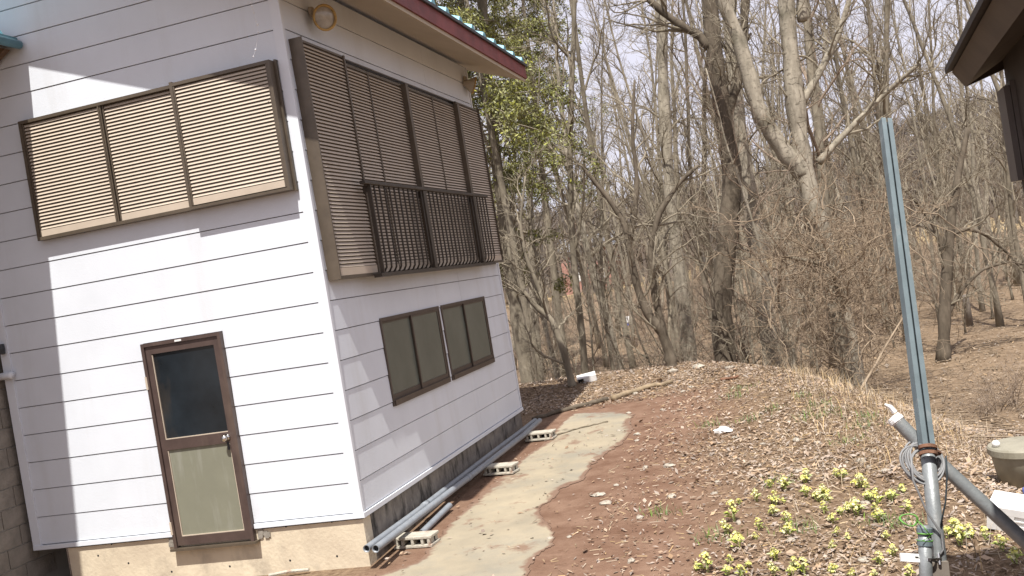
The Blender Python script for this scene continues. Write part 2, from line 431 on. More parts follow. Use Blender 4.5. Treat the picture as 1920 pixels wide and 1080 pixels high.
# concrete path: irregular outlined sheet that follows the ground
def path_sheet():
    pr = [(985, 1100), (990, 1078), (990, 1056), (1010, 1035), (1040, 1012), (1045, 992), (1015, 975), (1000, 956), (1050, 925), (1108, 905), (1112, 882), (1150, 852), (1192, 818), (1190, 796), (1140, 790), (1082, 794), (1055, 812), (1010, 850), (962, 888), (905, 930), (862, 968), (818, 1010), (780, 1046), (700, 1072), (560, 1085), (560, 1100)]
    P = np.array([onz(u, v, -0.45)[:2] for u, v in pr])
    st = 0.02
    xs = np.arange(P[:, 0].min(), P[:, 0].max(), st); ys = np.arange(max(P[:, 1].min(), -1.5), P[:, 1].max(), st)
    XX, YY = np.meshgrid(xs, ys)
    WX = XX + 0.07 * N1(XX * 5, YY * 4) + 0.03 * N2(XX * 25, YY * 25); WY = YY + 0.09 * N3(XX * 7, YY * 5) + 0.03 * N4(XX * 22, YY * 22)
    ins = np.zeros(XX.shape, bool)
    for a, b in zip(P, np.roll(P, -1, 0)):
        c = ((a[1] > WY) != (b[1] > WY))
        ins ^= c & (WX < (b[0] - a[0]) * (WY - a[1]) / (b[1] - a[1] + 1e-12) + a[0])
    ZZ = H(XX, YY) + 0.0065
    dm = np.full(XX.shape, 9.0)
    for a, b in zip(P, np.roll(P, -1, 0)):
        ab = b - a; tt = np.clip(((WX - a[0]) * ab[0] + (WY - a[1]) * ab[1]) / (ab @ ab + 1e-12), 0, 1)
        dm = np.minimum(dm, np.hypot(WX - a[0] - tt * ab[0], WY - a[1] - tt * ab[1]))
    dust = np.clip(1.15 - dm / (0.07 + 0.09 * np.clip(0.5 + N4(XX * 3, YY * 3), 0, 1)), 0, 1)
    m = len(xs); cell = ins[:-1, :-1] & ins[1:, :-1] & ins[:-1, 1:] & ins[1:, 1:]
    ii = (np.arange(len(ys) - 1)[:, None] * m + np.arange(m - 1)[None])[cell]
    V = np.stack([XX, YY, ZZ], -1).reshape(-1, 3)
    used = np.unique(np.concatenate([ii, ii + 1, ii + m, ii + m + 1])); mp = np.full(len(V), -1); mp[used] = np.arange(len(used))
    mb = MB(); mb.add(V[used], mp[np.stack([ii, ii + 1, ii + m + 1, ii + m], -1)]); return mb, dust.ravel()[used]
pmb, pdust = path_sheet()
path = struct('path', pmb, M_path, True)
a_ = path.data.attributes.new('dust', 'FLOAT', 'POINT'); a_.data.foreach_set('value', pdust.astype(np.float32))
def dusty(m):
    n = m.node_tree.nodes; l = m.node_tree.links; b = n['Principled BSDF']; src = b.inputs['Base Color'].links[0].from_socket
    at_ = n.new('ShaderNodeAttribute'); at_.attribute_name = 'dust'; g = n.new('ShaderNodeNewGeometry'); nz = n.new('ShaderNodeTexNoise'); nz.inputs['Scale'].default_value = 14; nz.inputs['Detail'].default_value = 6
    l.new(g.outputs['Position'], nz.inputs['Vector']); ad = n.new('ShaderNodeMath'); ad.operation = 'ADD'; l.new(at_.outputs['Fac'], ad.inputs[0]); l.new(nz.outputs[0], ad.inputs[1])
    mr = n.new('ShaderNodeMapRange'); mr.inputs[1].default_value = 0.85; mr.inputs[2].default_value = 1.25; mr.inputs[4].default_value = 0.95; l.new(ad.outputs[0], mr.inputs[0])
    mx = n.new('ShaderNodeMixRGB'); l.new(mr.outputs[0], mx.inputs[0]); l.new(src, mx.inputs[1]); mx.inputs[2].default_value = (0.175, 0.105, 0.07, 1); l.new(mx.outputs[0], b.inputs['Base Color'])
dusty(M_path)

# ================================================================== HOUSE
BD = 0.27
house = thing('house', 'white sided two storey house with bronze shutters, brown door and red roof fascia', 'house', (0, 0, -0.485))
def sub_rects(a0, a1, z0, z1, holes):
    """rectangle minus openings -> list of rectangles"""
    out = [(a0, a1, z0, z1)]
    for (h0, h1, k0, k1) in holes:
        nxt = []
        for (p0, p1, q0, q1) in out:
            if h1 <= p0 or h0 >= p1 or k1 <= q0 or k0 >= q1: nxt.append((p0, p1, q0, q1)); continue
            if h0 > p0: nxt.append((p0, h0, q0, q1))
            if h1 < p1: nxt.append((h1, p1, q0, q1))
            c0, c1 = max(p0, h0), min(p1, h1)
            if k0 > q0: nxt.append((c0, c1, q0, k0))
            if k1 < q1: nxt.append((c0, c1, k1, q1))
        out = nxt
    return out
# backing walls (behind the boards)
bk = MB()
bk.box((-3.5, 0.022, -0.06), (-0.021, 0.14, 4.6))
bk.hexa([(-6.4, 0.022, 4.6), (-0.021, 0.022, 4.6), (-0.021, 0.14, 4.6), (-6.4, 0.14, 4.6), (-6.4, 0.022, 7.2), (-0.021, 0.022, 4.84), (-0.021, 0.14, 4.84), (-6.4, 0.14, 7.2)])
bk.box((-0.14, 0.14, -0.06), (-0.022, 5.46, 4.86))
bk.box((-3.5, 5.34, -0.06), (-0.14, 5.46, 4.86))
bk.box((-3.5, 0.14, -0.06), (-3.38, 5.34, 4.86))
part('wall', bk, M_back, house)
door_hole = (-1.935, -1.085, -0.3, 1.78)
wins = [(1.04, 2.755, 0.768, 1.645), (2.835, 4.55, 0.768, 1.645)]
def rake_z(x): return 4.89 - 0.40 * x
for k in range(0, 23):
    z0, z1 = k * BD + 0.0045, (k + 1) * BD - 0.0035
    x0 = -3.44 if z1 < 4.62 else -6.3
    x1 = -0.088
    mb = MB(); last = None
    for (a, b, c, d) in sorted(sub_rects(x0, x1, z0, z1, [door_hole])):
        if last is not None and a > last + 0.3 and mb.n: part('siding_board', mb, M_side, house); mb = MB()
        last = b
        xb0 = min(b, (4.86 - c) / 0.4); xb1 = min(b, (4.86 - d) / 0.4)
        if xb0 < a + 0.05: continue
        mb.hexa([(a, -0.002, c), (xb0, -0.002, c), (xb0, 0.02, c), (a, 0.02, c), (a, 0.004, d), (xb1, 0.004, d), (xb1, 0.02, d), (a, 0.02, d)])
    if mb.n: part('siding_board', mb, M_side, house)
for k in range(0, 18):
    z0, z1 = k * BD + 0.0045, (k + 1) * BD - 0.0035
    if k == 17: z1 = 4.84
    for (ya, yb) in ((0.032, 3.638), (3.641, 5.44)):
        mb = MB(); last = None
        for (a, b, c, d) in sorted(sub_rects(ya, yb, z0, z1, wins)):
            if last is not None and a > last + 0.05 and mb.n: part('siding_board', mb, M_side, house); mb = MB()
            last = b if last is None else max(b, last)
            mb.hexa([(0.002, a, c), (0.002, b, c), (-0.02, b, c), (-0.02, a, c), (-0.003, a, d), (-0.003, b, d), (-0.02, b, d), (-0.02, a, d)])
        part('siding_board', mb, M_side, house)
# corner trims
t = MB()
t.add([(-0.088, -0.008, -0.03), (0.008, -0.008, -0.03), (0.008, 0.03, -0.03), (-0.019, 0.03, -0.03), (-0.019, 0.021, -0.03), (-0.088, 0.021, -0.03),
       (-0.088, -0.008, 4.85), (0.008, -0.008, 4.85), (0.008, 0.03, 4.85), (-0.019, 0.03, 4.85), (-0.019, 0.021, 4.85), (-0.088, 0.021, 4.85)],
      [(0, 1, 7, 6), (1, 2, 8, 7), (2, 3, 9, 8), (3, 4, 10, 9), (4, 5, 11, 10), (5, 0, 6, 11), (6, 7, 10, 11), (7, 8, 9, 10), (0, 5, 4, 1), (1, 4, 3, 2)])
part('corner_trim', t, M_trim, house)
t = MB(); t.box((-3.535, -0.014, -0.03), (-3.442, 0.021, 4.6)); part('corner_trim', t, M_trim, house)
t = MB(); t.box((-0.019, 5.442, -0.03), (0.01, 5.485, 4.84)); part('corner_trim', t, M_trim, house)
# base flashing
t = MB(); t.box((-3.53, -0.022, -0.045), (-1.937, 0.018, -0.004)); part('base_flashing', t, M_trim, house)
t = MB(); t.box((-1.083, -0.022, -0.045), (0.02, 0.018, -0.004)); part('base_flashing', t, M_trim, house)
t = MB(); t.box((-0.018, 0.019, -0.045), (0.02, 5.49, -0.004)); part('base_flashing', t, M_trim, house)
# foundation
t = MB(); t.box((-3.154, 0.006, -1.0), (-0.014, 0.16, -0.062)); part('foundation', t, M_conc, house)
t = MB(); t.box((-0.16, 0.161, -1.0), (-0.014, 5.44, -0.062)); part('foundation', t, M_conc_d, house)
t = MB(); t.box((-3.3, 5.3, -1.0), (-0.17, 5.43, -0.062)); part('foundation', t, M_conc_d, house)
t = MB(); t.box((-3.3, 0.9, -1.0), (-3.16, 5.29, -0.062)); part('foundation', t, M_conc_d, house)
# form tie holes in the front foundation
for (u, v) in [(184, 1042), (241, 1056), (209, 1020), (322, 1072), (431, 1062), (544, 1051), (632, 1043), (536, 987), (622, 978)]:
    p = ony(u, v, 0.006); t = MB(); t.lathe((p[0], 0.0052, p[2]), [(0.0, 0.0), (0.010, 0.0), (0.012, 0.002)], 10, (0, 1, 0)); part('tie_hole', t, M_hole, house)
# rough patched mortar beside the door threshold
for (x0, x1, z0, z1) in ((-2.02, -1.945, -0.16, -0.062), (-1.075, -0.93, -0.155, -0.062)):
    t = MB()
    rr = random.Random(int(x0 * 100))
    for q in range(9):
        a = x0 + (x1 - x0) * rr.random() * 0.7; c = z0 + (z1 - z0) * rr.random() * 0.7
        t.box((a, -0.004 - 0.004 * q / 9, c), (a + 0.04, 0.0055, c + 0.035 + 0.02 * rr.random()))
    part('mortar_patch', t, M_block, house)

# ---- door
dr = MB()
x0, x1, z0, z1 = -1.932, -1.088, -0.15, 1.776
f = 0.032
dr.box((x0, -0.05, z0), (x0 + f, 0.02, z1)); dr.box((x1 - f, -0.05, z0), (x1, 0.02, z1)); dr.box((x0 + f, -0.05, z1 - f), (x1 - f, 0.02, z1))
door = part('door', dr, M_door, house)
lf = MB(); y = -0.034
a0, a1 = x0 + f + 0.003, x1 - f - 0.003
lf.box((a0, y, z0 + 0.02), (a0 + 0.055, 0.0, z1 - f - 0.003)); lf.box((a1 - 0.055, y, z0 + 0.02), (a1, 0.0, z1 - f - 0.003))
lf.box((a0 + 0.055, y, z1 - f - 0.075), (a1 - 0.055, 0.0, z1 - f - 0.003)); lf.box((a0 + 0.055, y, 0.765), (a1 - 0.055, 0.0, 0.862)); lf.box((a0 + 0.055, y, z0 + 0.02), (a1 - 0.055, 0.0, -0.05))
part('door_leaf', lf, M_door, door)
t = MB(); t.box((a0 + 0.056, -0.018, 0.863), (a1 - 0.056, -0.006, z1 - f - 0.076)); part('pane', t, M_dglass, door)
t = MB(); t.box((a0 + 0.056, -0.018, -0.049), (a1 - 0.056, -0.006, 0.764)); part('pane', t, M_panel, door)
t = MB()
for (p, q, r_, s_) in ((a0 + 0.0555, a0 + 0.063, 0.864, 1.66), (a0 + 0.063, a1 - 0.0555, 0.8635, 0.872), (a0 + 0.0555, a0 + 0.063, -0.048, 0.76), (a0 + 0.063, a1 - 0.0555, -0.0485, -0.04), (a1 - 0.063, a1 - 0.0555, -0.039, 0.76)):
    t.box((p, -0.03, r_), (q, -0.019, s_))
part('glazing_bead', t, M_slat, door)
t = MB(); t.box((x0 - 0.03, -0.075, z0 - 0.022), (x1 + 0.03, 0.004, z0 - 0.001)); part('door_sill', t, M_bronze, door)
t = MB(); hx, hz = -1.196, 0.815
t.lathe((hx, -0.034, hz), [(0, 0), (0.032, 0), (0.033, 0.006), (0.016, 0.012), (0.014, 0.03), (0.026, 0.038), (0.031, 0.052), (0.026, 0.066), (0.012, 0.071), (0.0, 0.072)], 20, (0, -1, 0))
part('door_knob', t, M_chrome, door, True)
t = MB(); t.box((hx - 0.012, -0.037, 0.70), (hx + 0.012, -0.0345, 0.775)); part('lock_plate', t, M_black, door)
t = MB(); t.box((-1.56, -0.054, z1 - 0.026), (-1.49, -0.0505, z1 - 0.008)); part('door_label', t, M_white, door)
for zz in (1.35, -0.02):
    t = MB(); t.box((x0 - 0.004, -0.058, zz), (x0 + 0.016, -0.0505, zz + 0.12)); part('hinge', t, M_slat, door)

# ---- lower windows in the right wall
for (a, b, c, d) in wins:
    w = MB(); X1 = 0.013
    w.box((-0.0195, a, c), (X1, a + 0.028, d)); w.box((-0.018, b - 0.028, c), (X1, b, d)); w.box((-0.018, a + 0.028, d - 0.035), (X1, b - 0.028, d)); w.box((-0.018, a + 0.028, c), (X1 + 0.012, b - 0.028, c + 0.055))
    win = part('window', w, M_wframe, house)
    mid = (a + b) / 2
    for (p, q, xx) in ((a + 0.029, mid + 0.03, -0.014), (mid - 0.03, b - 0.029, 0.004)):
        s = MB(); zt, zb = d - 0.036, c + 0.056
        s.box((xx - 0.012, p, zb), (xx + 0.004, p + 0.03, zt)); s.box((xx - 0.012, q - 0.045, zb), (xx + 0.004, q, zt)); s.box((xx - 0.012, p + 0.03, zt - 0.02), (xx + 0.004, q - 0.045, zt)); s.box((xx - 0.012, p + 0.03, zb), (xx + 0.004, q - 0.045, zb + 0.05))
        part('sash', s, M_wframe, win)
        s = MB(); s.box((xx - 0.009, p + 0.031, zb + 0.051), (xx - 0.003, q - 0.046, zt - 0.021)); part('pane', s, M_frost, win)
        s = MB(); s.box((xx + 0.0045, q - 0.012 if p > a + 0.1 else p, zb), (xx + 0.0065, (q if p > a + 0.1 else p + 0.006), zt)); 

# ---- shutters: slats are shared meshes, one object each
def slat_mesh(L, along, depth=0.016, hgt=0.0225, name='slat'):
    mb = MB()   # tilted blade, lower edge outwards
    if along == 'x':
        mb.hexa([(0, -depth, 0), (L, -depth, 0), (L, -depth + 0.006, 0), (0, -depth + 0.006, 0), (0, -0.004, hgt), (L, -0.004, hgt), (L, 0.0, hgt), (0, 0.0, hgt)])
    else:
        mb.hexa([(depth, 0, 0), (depth, L, 0), (depth - 0.006, L, 0), (depth - 0.006, 0, 0), (0.004, 0, hgt), (0.004, L, hgt), (0, L, hgt), (0, 0, hgt)])
    me = mb.mesh(name); me.materials.append(M_slat); return me
def add_slats(parent, me, org, n, pitch):
    b = BASE[parent.name]
    for k in range(n):
        link('slat', me, parent, (org[0] - b[0], org[1] - b[1], org[2] + k * pitch - b[2]))
# front wall shutter: two sliding leaves and a deeper box at the right
ZB, ZT = 2.90, 4.045
fm = MB()
fm.box((-2.83, -0.08, ZB), (-2.80, -0.006, ZT)); fm.box((-2.80, -0.08, ZT - 0.03), (-1.13, -0.006, ZT)); fm.box((-2.80, -0.085, ZB), (-1.13, -0.006, ZB + 0.03))
fm.box((-1.13, -0.125, ZB), (-1.10, -0.006, ZT + 0.01)); fm.box((-0.145, -0.125, ZB), (-0.118, -0.006, ZT)); fm.box((-1.10, -0.125, ZT - 0.03), (-0.145, -0.006, ZT)); fm.box((-1.10, -0.125, ZB), (-0.145, -0.006, ZB + 0.025))
shb = part('shutter_box', fm, M_bronze, house)
t = MB(); t.box((-0.117, -0.045, ZB - 0.004), (-0.098, -0.006, ZT + 0.012)); part('side_cover', t, M_bronze, shb)
for (p, q, yy) in ((-2.798, -1.915, -0.048), (-1.905, -1.132, -0.038), (-1.098, -0.147, -0.1)):
    fr = MB(); zb, zt = ZB + 0.032, ZT - 0.032
    fr.box((p, yy - 0.0, zb), (q, yy + 0.02, zt))                     # back sheet
    fr.box((p, yy - 0.022, zb), (p + 0.014, yy - 0.0005, zt)); fr.box((q - 0.014, yy - 0.022, zb), (q, yy - 0.0005, zt))
    if yy > -0.09 and p < -2: fr.box((q - 0.0005 - 0.03, yy - 0.03, zb), (q - 0.0145, yy - 0.0225, zt))
    sh = part('shutter', fr, M_bronze, house)
    t = MB(); t.box((p + 0.015, yy - 0.02, zb + 0.002), (q - 0.015, yy - 0.001, zb + 0.062)); part('bottom_rail', t, M_slat, sh)
    n = 31; pitch = (zt - zb - 0.07) / n
    add_slats(sh, slat_mesh(q - p - 0.03, 'x', hgt=pitch * 0.65), (p + 0.015, yy - 0.0012, zb + 0.07), n, pitch)
# right wall shutter: tall box
YB0, YB1, zb0, zt0 = 0.08, 5.37, 2.065, 4.225
fm = MB()
fm.box((-0.003, YB0, zb0), (0.125, YB0 + 0.014, zt0 + 0.01)); fm.box((0.0065, YB0 + 0.014, zb0), (0.12, YB1, zb0 + 0.025)); fm.box((0.0065, YB0 + 0.014, zt0 - 0.012), (0.06, YB1, zt0)); fm.box((0.0065, YB1, zb0), (0.12, YB1 + 0.014, zt0))
shb2 = part('shutter_box', fm, M_bronze, house)
divs = [0.095, 0.955, 1.60, 2.56, 3.54, 4.39, 5.369]
depth_ = [0.10, 0.062, 0.062, 0.062, 0.062, 0.085]
slat_left = 300 - 3 * 33
for q in range(6):
    a, b = divs[q] + 0.002, divs[q + 1] - 0.002
    xx = depth_[q]; zb, zt = zb0 + 0.027, zt0 - 0.014 - (0.0 if q in (0, 5) else 0.05)
    fr = MB(); fr.box((xx - 0.015, a, zb), (xx, b, zt)); w_ = 0.011
    fr.box((xx + 0.0005, a, zb), (xx + 0.02, a + w_, zt)); fr.box((xx + 0.0005, b - w_, zb), (xx + 0.02, b, zt))
    sh = part('shutter', fr, M_bronze, house)
    t = MB(); t.box((xx + 0.001, a + w_ + 0.001, zb), (xx + 0.018, b - w_ - 0.001, zb + 0.07)); part('bottom_rail', t, M_slat, sh)
    if q == 0 or True:
        t = MB(); t.box((xx + 0.001, a + w_ + 0.001, zt - 0.02), (xx + 0.016, b - w_ - 0.001, zt)); part('top_rail', t, M_bronze, sh)
    n = 60; pitch = (zt - zb - 0.075 - 0.022) / n
    me = slat_mesh(b - a - 2 * w_ - 0.002, 'y', hgt=pitch * 0.63)
    if q < 3:
        add_slats(sh, me, (xx + 0.0012, a + w_ + 0.001, zb + 0.075), n, pitch)
    else:
        mb = MB(); L = b - a - 2 * w_ - 0.002
        for k in range(n):
            z = zb + 0.075 + k * pitch; y = a + w_ + 0.001; X0 = xx + 0.0012; h_ = pitch * 0.63; dp = 0.016
            mb.hexa([(X0 + dp, y, z), (X0 + dp, y + L, z), (X0 + dp - 0.006, y + L, z), (X0 + dp - 0.006, y, z), (X0 + 0.004, y, z + h_), (X0 + 0.004, y + L, z + h_), (X0, y + L, z + h_), (X0, y, z + h_)])
        tag(part('slats', mb, M_slat, sh), kind='stuff')
for (yy, wd, x1) in ((0.955, 0.03, 0.128), (2.56, 0.075, 0.135), (4.39, 0.085, 0.135)):
    t = MB(); t.box((0.0065, yy - wd / 2, zb0 + 0.026), (x1, yy + wd / 2, zt0 - (0.013 if wd < 0.05 else 0.06))); part('shutter_post', t, M_bronze, house)
# window guard (railing) in front of it
gd = MB(); gx_ = 0.20
gd.box((gx_ - 0.03, 0.72, 2.93), (gx_ + 0.03, 4.74, 2.965))
guard = part('window_guard', gd, M_dbronze, house); bevel(guard, 0.006)
t = MB(); t.box((0.13, 0.80, 2.04), (gx_ + 0.012, 4.66, 2.075)); part('bottom_rail', t, M_dbronze, guard)
for yy in (0.86, 2.34, 4.15):
    t = MB(); w_ = 0.011 if yy < 1 else 0.045; t.box((gx_ - 0.02, yy - w_, 2.076), (gx_ + 0.02, yy + w_, 2.929)); part('guard_post', t, M_dbronze, guard)
    t = MB(); t.box((0.136, yy - w_ * 0.6, 2.86), (gx_ - 0.021, yy + w_ * 0.6, 2.925)); part('bracket', t, M_dbronze, guard)
bars = [y for y in np.arange(0.985, 4.70, 0.128) if abs(y - 2.34) > 0.07 and abs(y - 4.15) > 0.07]
bme = MB(); bme.tube([(0, 0, 0.855), (0, 0, 0.10), (-0.006, 0, 0.05), (-0.03, 0, 0.015), (-0.05, 0, 0.0)], 0.0105, 6)
bme = bme.mesh('bar'); bme.materials.append(M_dbronze)
b = BASE[guard.name]
for y in bars: link('bar', bme, guard, (gx_ - b[0], y - b[1], 2.076 - b[2]))

# ---- roof
OX, YR0, YR1 = 0.66, -0.70, 6.2
SL = 0.40
def rz(x, dz=0.0): return 4.885 - SL * x + dz
XR = -6.4
t = MB(); t.hexa([(XR, YR0 + 0.03, rz(XR)), (OX - 0.02, YR0 + 0.03, rz(OX - 0.02)), (OX - 0.02, YR1 - 0.03, rz(OX - 0.02)), (XR, YR1 - 0.03, rz(XR)),
                  (XR, YR0 + 0.03, rz(XR, .02)), (OX - 0.02, YR0 + 0.03, rz(OX - 0.02, .02)), (OX - 0.02, YR1 - 0.03, rz(OX - 0.02, .02)), (XR, YR1 - 0.03, rz(XR, .02))])
part('soffit', t, M_soffit, house)
t = MB(); t.box((OX - 0.018, YR0 + 0.03, rz(OX) - 0.012), (OX + 0.0, YR1 - 0.03, rz(OX) + 0.045)); part('soffit_trim', t, M_soffit, house)
t = MB(); t.box((OX + 0.001, YR0 + 0.02, rz(OX) + 0.03), (OX + 0.025, YR1 - 0.005, rz(OX) + 0.235)); part('fascia', t, M_red, house)
for yy in (YR0, YR1 - 0.028):
    t = MB(); t.hexa([(XR, yy, rz(XR, -.01)), (OX, yy, rz(OX, .03)), (OX, yy + 0.026, rz(OX, .03)), (XR, yy + 0.026, rz(XR, -.01)), (XR, yy, rz(XR, .22)), (OX, yy, rz(OX, .22)), (OX, yy + 0.026, rz(OX, .22)), (XR, yy + 0.026, rz(XR, .22))])
    part('rake_board', t, M_red, house)
e0 = OX + 0.05
t = MB(); t.hexa([(XR, YR0 - 0.03, rz(XR, .236)), (e0, YR0 - 0.03, rz(e0, .25)), (e0, YR1 + 0.03, rz(e0, .25)), (XR, YR1 + 0.03, rz(XR, .236)), (XR, YR0 - 0.03, rz(XR, .262)), (e0, YR0 - 0.03, rz(e0, .265)), (e0, YR1 + 0.03, rz(e0, .265)), (XR, YR1 + 0.03, rz(XR, .262))])
part('roof', t, M_roof, house)
t = MB(); t.box((e0 - 0.02, YR0 - 0.032, rz(e0, .225)), (e0 + 0.006, YR1 + 0.032, rz(e0, .262))); part('drip_edge', t, M_black, house)
rb = MB(); rb.hexa([(XR, -0.07, rz(XR, .263)), (e0, -0.07, rz(e0, .266)), (e0, 0.07, rz(e0, .266)), (XR, 0.07, rz(XR, .263)), (XR, -0.035, rz(XR, .318)), (e0 + 0.004, -0.035, rz(e0, .318)), (e0 + 0.004, 0.035, rz(e0, .318)), (XR, 0.035, rz(XR, .318))])
rbm = rb.mesh('roof_rib', (0, 0, 0)); rbm.materials.append(M_rib)
b = BASE[house.name]
for yy in np.arange(YR0 + 0.1, YR1 + 0.05, 0.47): link('roof_rib', rbm, house, (-b[0], yy - b[1], -b[2]))

# ---- lamps under the eave
def lamp(p, aim, label, grp, wallp):
    th = thing('flood_lamp', label, 'lamp', p, grp)
    a = np.array(aim, float); a /= np.linalg.norm(a); p = np.array(p, float)
    t = MB(); t.lathe(p, [(0.0, -0.15), (0.035, -0.15), (0.045, -0.11), (0.085, -0.05), (0.112, -0.012), (0.112, 0.0)], 28, a); part('lamp_housing', t, M_soffit, th, True)
    t = MB(); t.lathe(p, [(0.100, 0.002), (0.119, 0.0), (0.124, 0.012), (0.119, 0.022), (0.104, 0.022), (0.100, 0.002)], 32, a); part('lamp_ring', t, M_ring, th, True)
    t = MB(); t.lathe(p, [(0.0, 0.014), (0.05, 0.012), (0.085, 0.006), (0.0995, 0.001)], 28, a); part('lens', t, M_lens, th, True)
    w = np.array(wallp, float); back = p - a * 0.13
    t = MB(); t.tube([back, back * 0.6 + w * 0.4 + np.array((0, 0, 0.04)), w + np.array((0.012, 0, 0))], 0.014, 8); t.lathe(w, [(0, 0.03), (0.045, 0.03), (0.05, 0.006), (0.05, 0.0)], 18, (1, 0, 0)); part('bracket', t, M_soffit, th, True)
    return th
lp = onx(608, 33, 0.15)
lamp(lp, (0.75, -0.62, -0.22), 'round floodlight with yellowed ring under the eave beside the near house corner', None, (0.008, lp[1] + 0.03, lp[2] + 0.09))
lp2 = onx(887, 160, 0.12)
lamp(lp2, (0.85, 0.45, -0.35), 'round floodlight seen side-on at the far end of the eave', None, (0.008, min(lp2[1], 5.38), lp2[2] + 0.1))
# cobweb strand hanging before the front gable
cw = MB(); pts = [ony(u, v, -0.3) for u, v in [(466, -40), (470, 0), (476, 22), (481, 45), (484, 62), (480, 92), (475, 106)]]
cw.tube(pts, 0.0012, 4)
for (u, v, r_) in [(470, 4, .006), (472, 12, .008), (474, 18, .006), (476, 24, .007), (480, 40, .006), (483, 46, .010), (484, 60, .006), (479, 93, .008), (475, 106, .006)]:
    cw.lathe(ony(u, v, -0.3), [(0.0, -r_), (r_ * .8, -r_ * .6), (r_, 0), (r_ * .8, r_ * .6), (0, r_)], 7)
tag(single('cobweb_strand', cw, M_web, pts[0]), 'thin white cobweb strand hanging in front of the gable above the shutter', 'cobweb')

# ================================================================== LEFT WING
wing = thing('house_wing', 'wing with blue roof edge and concrete block wall left of the white house', 'building', (-3.6, -1.5, -0.485))
t = MB(); t.hexa([(-5.6, -3.6, 5.85), (-2.76, -3.6, 4.74), (-2.76, -0.03, 4.74), (-5.6, -0.03, 5.85), (-5.6, -3.6, 5.90), (-2.76, -3.6, 4.79), (-2.76, -0.03, 4.79), (-5.6, -0.03, 5.90)]); part('soffit', t, M_brownwood, wing)
t = MB(); t.hexa([(-5.6, -3.65, 5.905), (-2.72, -3.65, 4.795), (-2.72, -0.028, 4.795), (-5.6, -0.028, 5.905), (-5.6, -3.65, 5.94), (-2.72, -3.65, 4.835), (-2.72, -0.028, 4.835), (-5.6, -0.028, 5.94)]); part('roof', t, M_roof, wing)
t = MB(); t.lathe((-2.70, -0.04, 4.76), [(0.0, 0), (0.042, 0), (0.042, 3.4), (0, 3.4)], 14, (0, -1, 0)); part('gutter', t, M_roof, wing, True)
for yy in np.arange(-3.4, -0.05, 0.45):
    t = MB(); t.hexa([(-5.6, yy - .05, 5.941), (-2.72, yy - .05, 4.836), (-2.72, yy + .05, 4.836), (-5.6, yy + .05, 5.941), (-5.6, yy - .02, 5.985), (-2.73, yy - .02, 4.88), (-2.73, yy + .02, 4.88), (-5.6, yy + .02, 5.985)]); part('roof_rib', t, M_rib, wing)
t = MB(); t.hexa([(-3.4, -0.12, 4.45), (-3.3, -0.12, 4.45), (-3.3, -0.05, 4.45), (-3.4, -0.05, 4.45), (-3.4, -0.12, 4.95), (-2.8, -0.12, 4.73), (-2.8, -0.05, 4.73), (-3.4, -0.05, 4.95)]); part('bracket', t, M_brownwood, wing)
t = MB(); t.box((-3.76, -3.2, -1.0), (-3.612, 0.5, 5.2)); part('wall', t, M_mortar, wing)
bl = MB(); bl.box((-0.006, 0.006, 0.006), (0.01, 0.384, 0.184)); blm = bl.mesh('block'); blm.materials.append(M_block)
b = BASE[wing.name]
for r_ in range(14):
    for c_ in range(9):
        y = -3.19 + c_ * 0.39 + (0.195 if r_ % 2 else 0)
        if y + 0.39 < 0.5: link('block', blm, wing, (-3.611 - b[0], y - b[1], -0.72 + r_ * 0.19 - b[2]))
t = MB(); q0 = ony(24, 703, -0.06)
t.tube([(-3.60, -0.06, q0[2]), (q0[0] - 0.03, -0.06, q0[2]), (q0[0] - 0.005, -0.06, q0[2] - 0.006)], 0.035, 14); part('drain_pipe', t, M_trim, wing, True)
t = MB(); q1 = ony(2, 655, -0.05); t.lathe(q1, [(0, -0.05), (0.03, -0.05), (0.035, 0.0), (0.03, 0.05), (0, 0.05)], 12); part('meter_bracket', t, M_black, wing)

# ================================================================== BUILDING AT THE RIGHT
ang = R(4.5); dvec = np.array([math.sin(ang), math.cos(ang), 0]); svec = np.array([math.cos(ang), -math.sin(ang), 0])
SD = 5.0
corner = at(1880, 115, SD); zc = corner[2]
shed = thing('dark_building', 'dark brown building whose eave juts into the upper right corner', 'building', (corner[0], corner[1], -0.5))
def RB(a, s, z): return corner * np.array([1, 1, 0]) + dvec * a + svec * s + np.array([0, 0, z])
def rbox(mb, a0, a1, s0, s1, z0, z1):
    return mb.hexa([RB(a0, s0, z0), RB(a0, s1, z0), RB(a1, s1, z0), RB(a1, s0, z0), RB(a0, s0, z1), RB(a0, s1, z1), RB(a1, s1, z1), RB(a1, s0, z1)])
t = MB(); rbox(t, -7.0, 0, 0.0, 3.2, -1.6, zc + 0.1); part('wall', t, M_dark, shed)
A_, B_ = at(1788, 130, SD), at(1815, 158, SD)
sB = (B_ - corner) @ svec; zB = B_[2]; sA = (A_ - corner) @ svec; zA = A_[2]
AF = 0.02
t = MB(); t.hexa([RB(-7.2, sB, zB), RB(-7.2, 0.3, zc + 0.16), RB(AF, 0.3, zc + 0.16), RB(AF, sB, zB), RB(-7.2, sB, zB + .03), RB(-7.2, 0.3, zc + .19), RB(AF, 0.3, zc + .19), RB(AF, sB, zB + .03)]); part('soffit', t, M_dark2, shed)
t = MB(); t.hexa([RB(-7.2, sB - .002, zB - .004), RB(-7.2, sB + .03, zB + .031), RB(AF + .01, sB + .03, zB + .031), RB(AF + .01, sB - .002, zB - .004), RB(-7.2, sA, zA), RB(-7.2, sA + .04, zA + .02), RB(AF + .01, sA + .04, zA + .02), RB(AF + .01, sA, zA)]); part('fascia', t, M_dark2, shed)
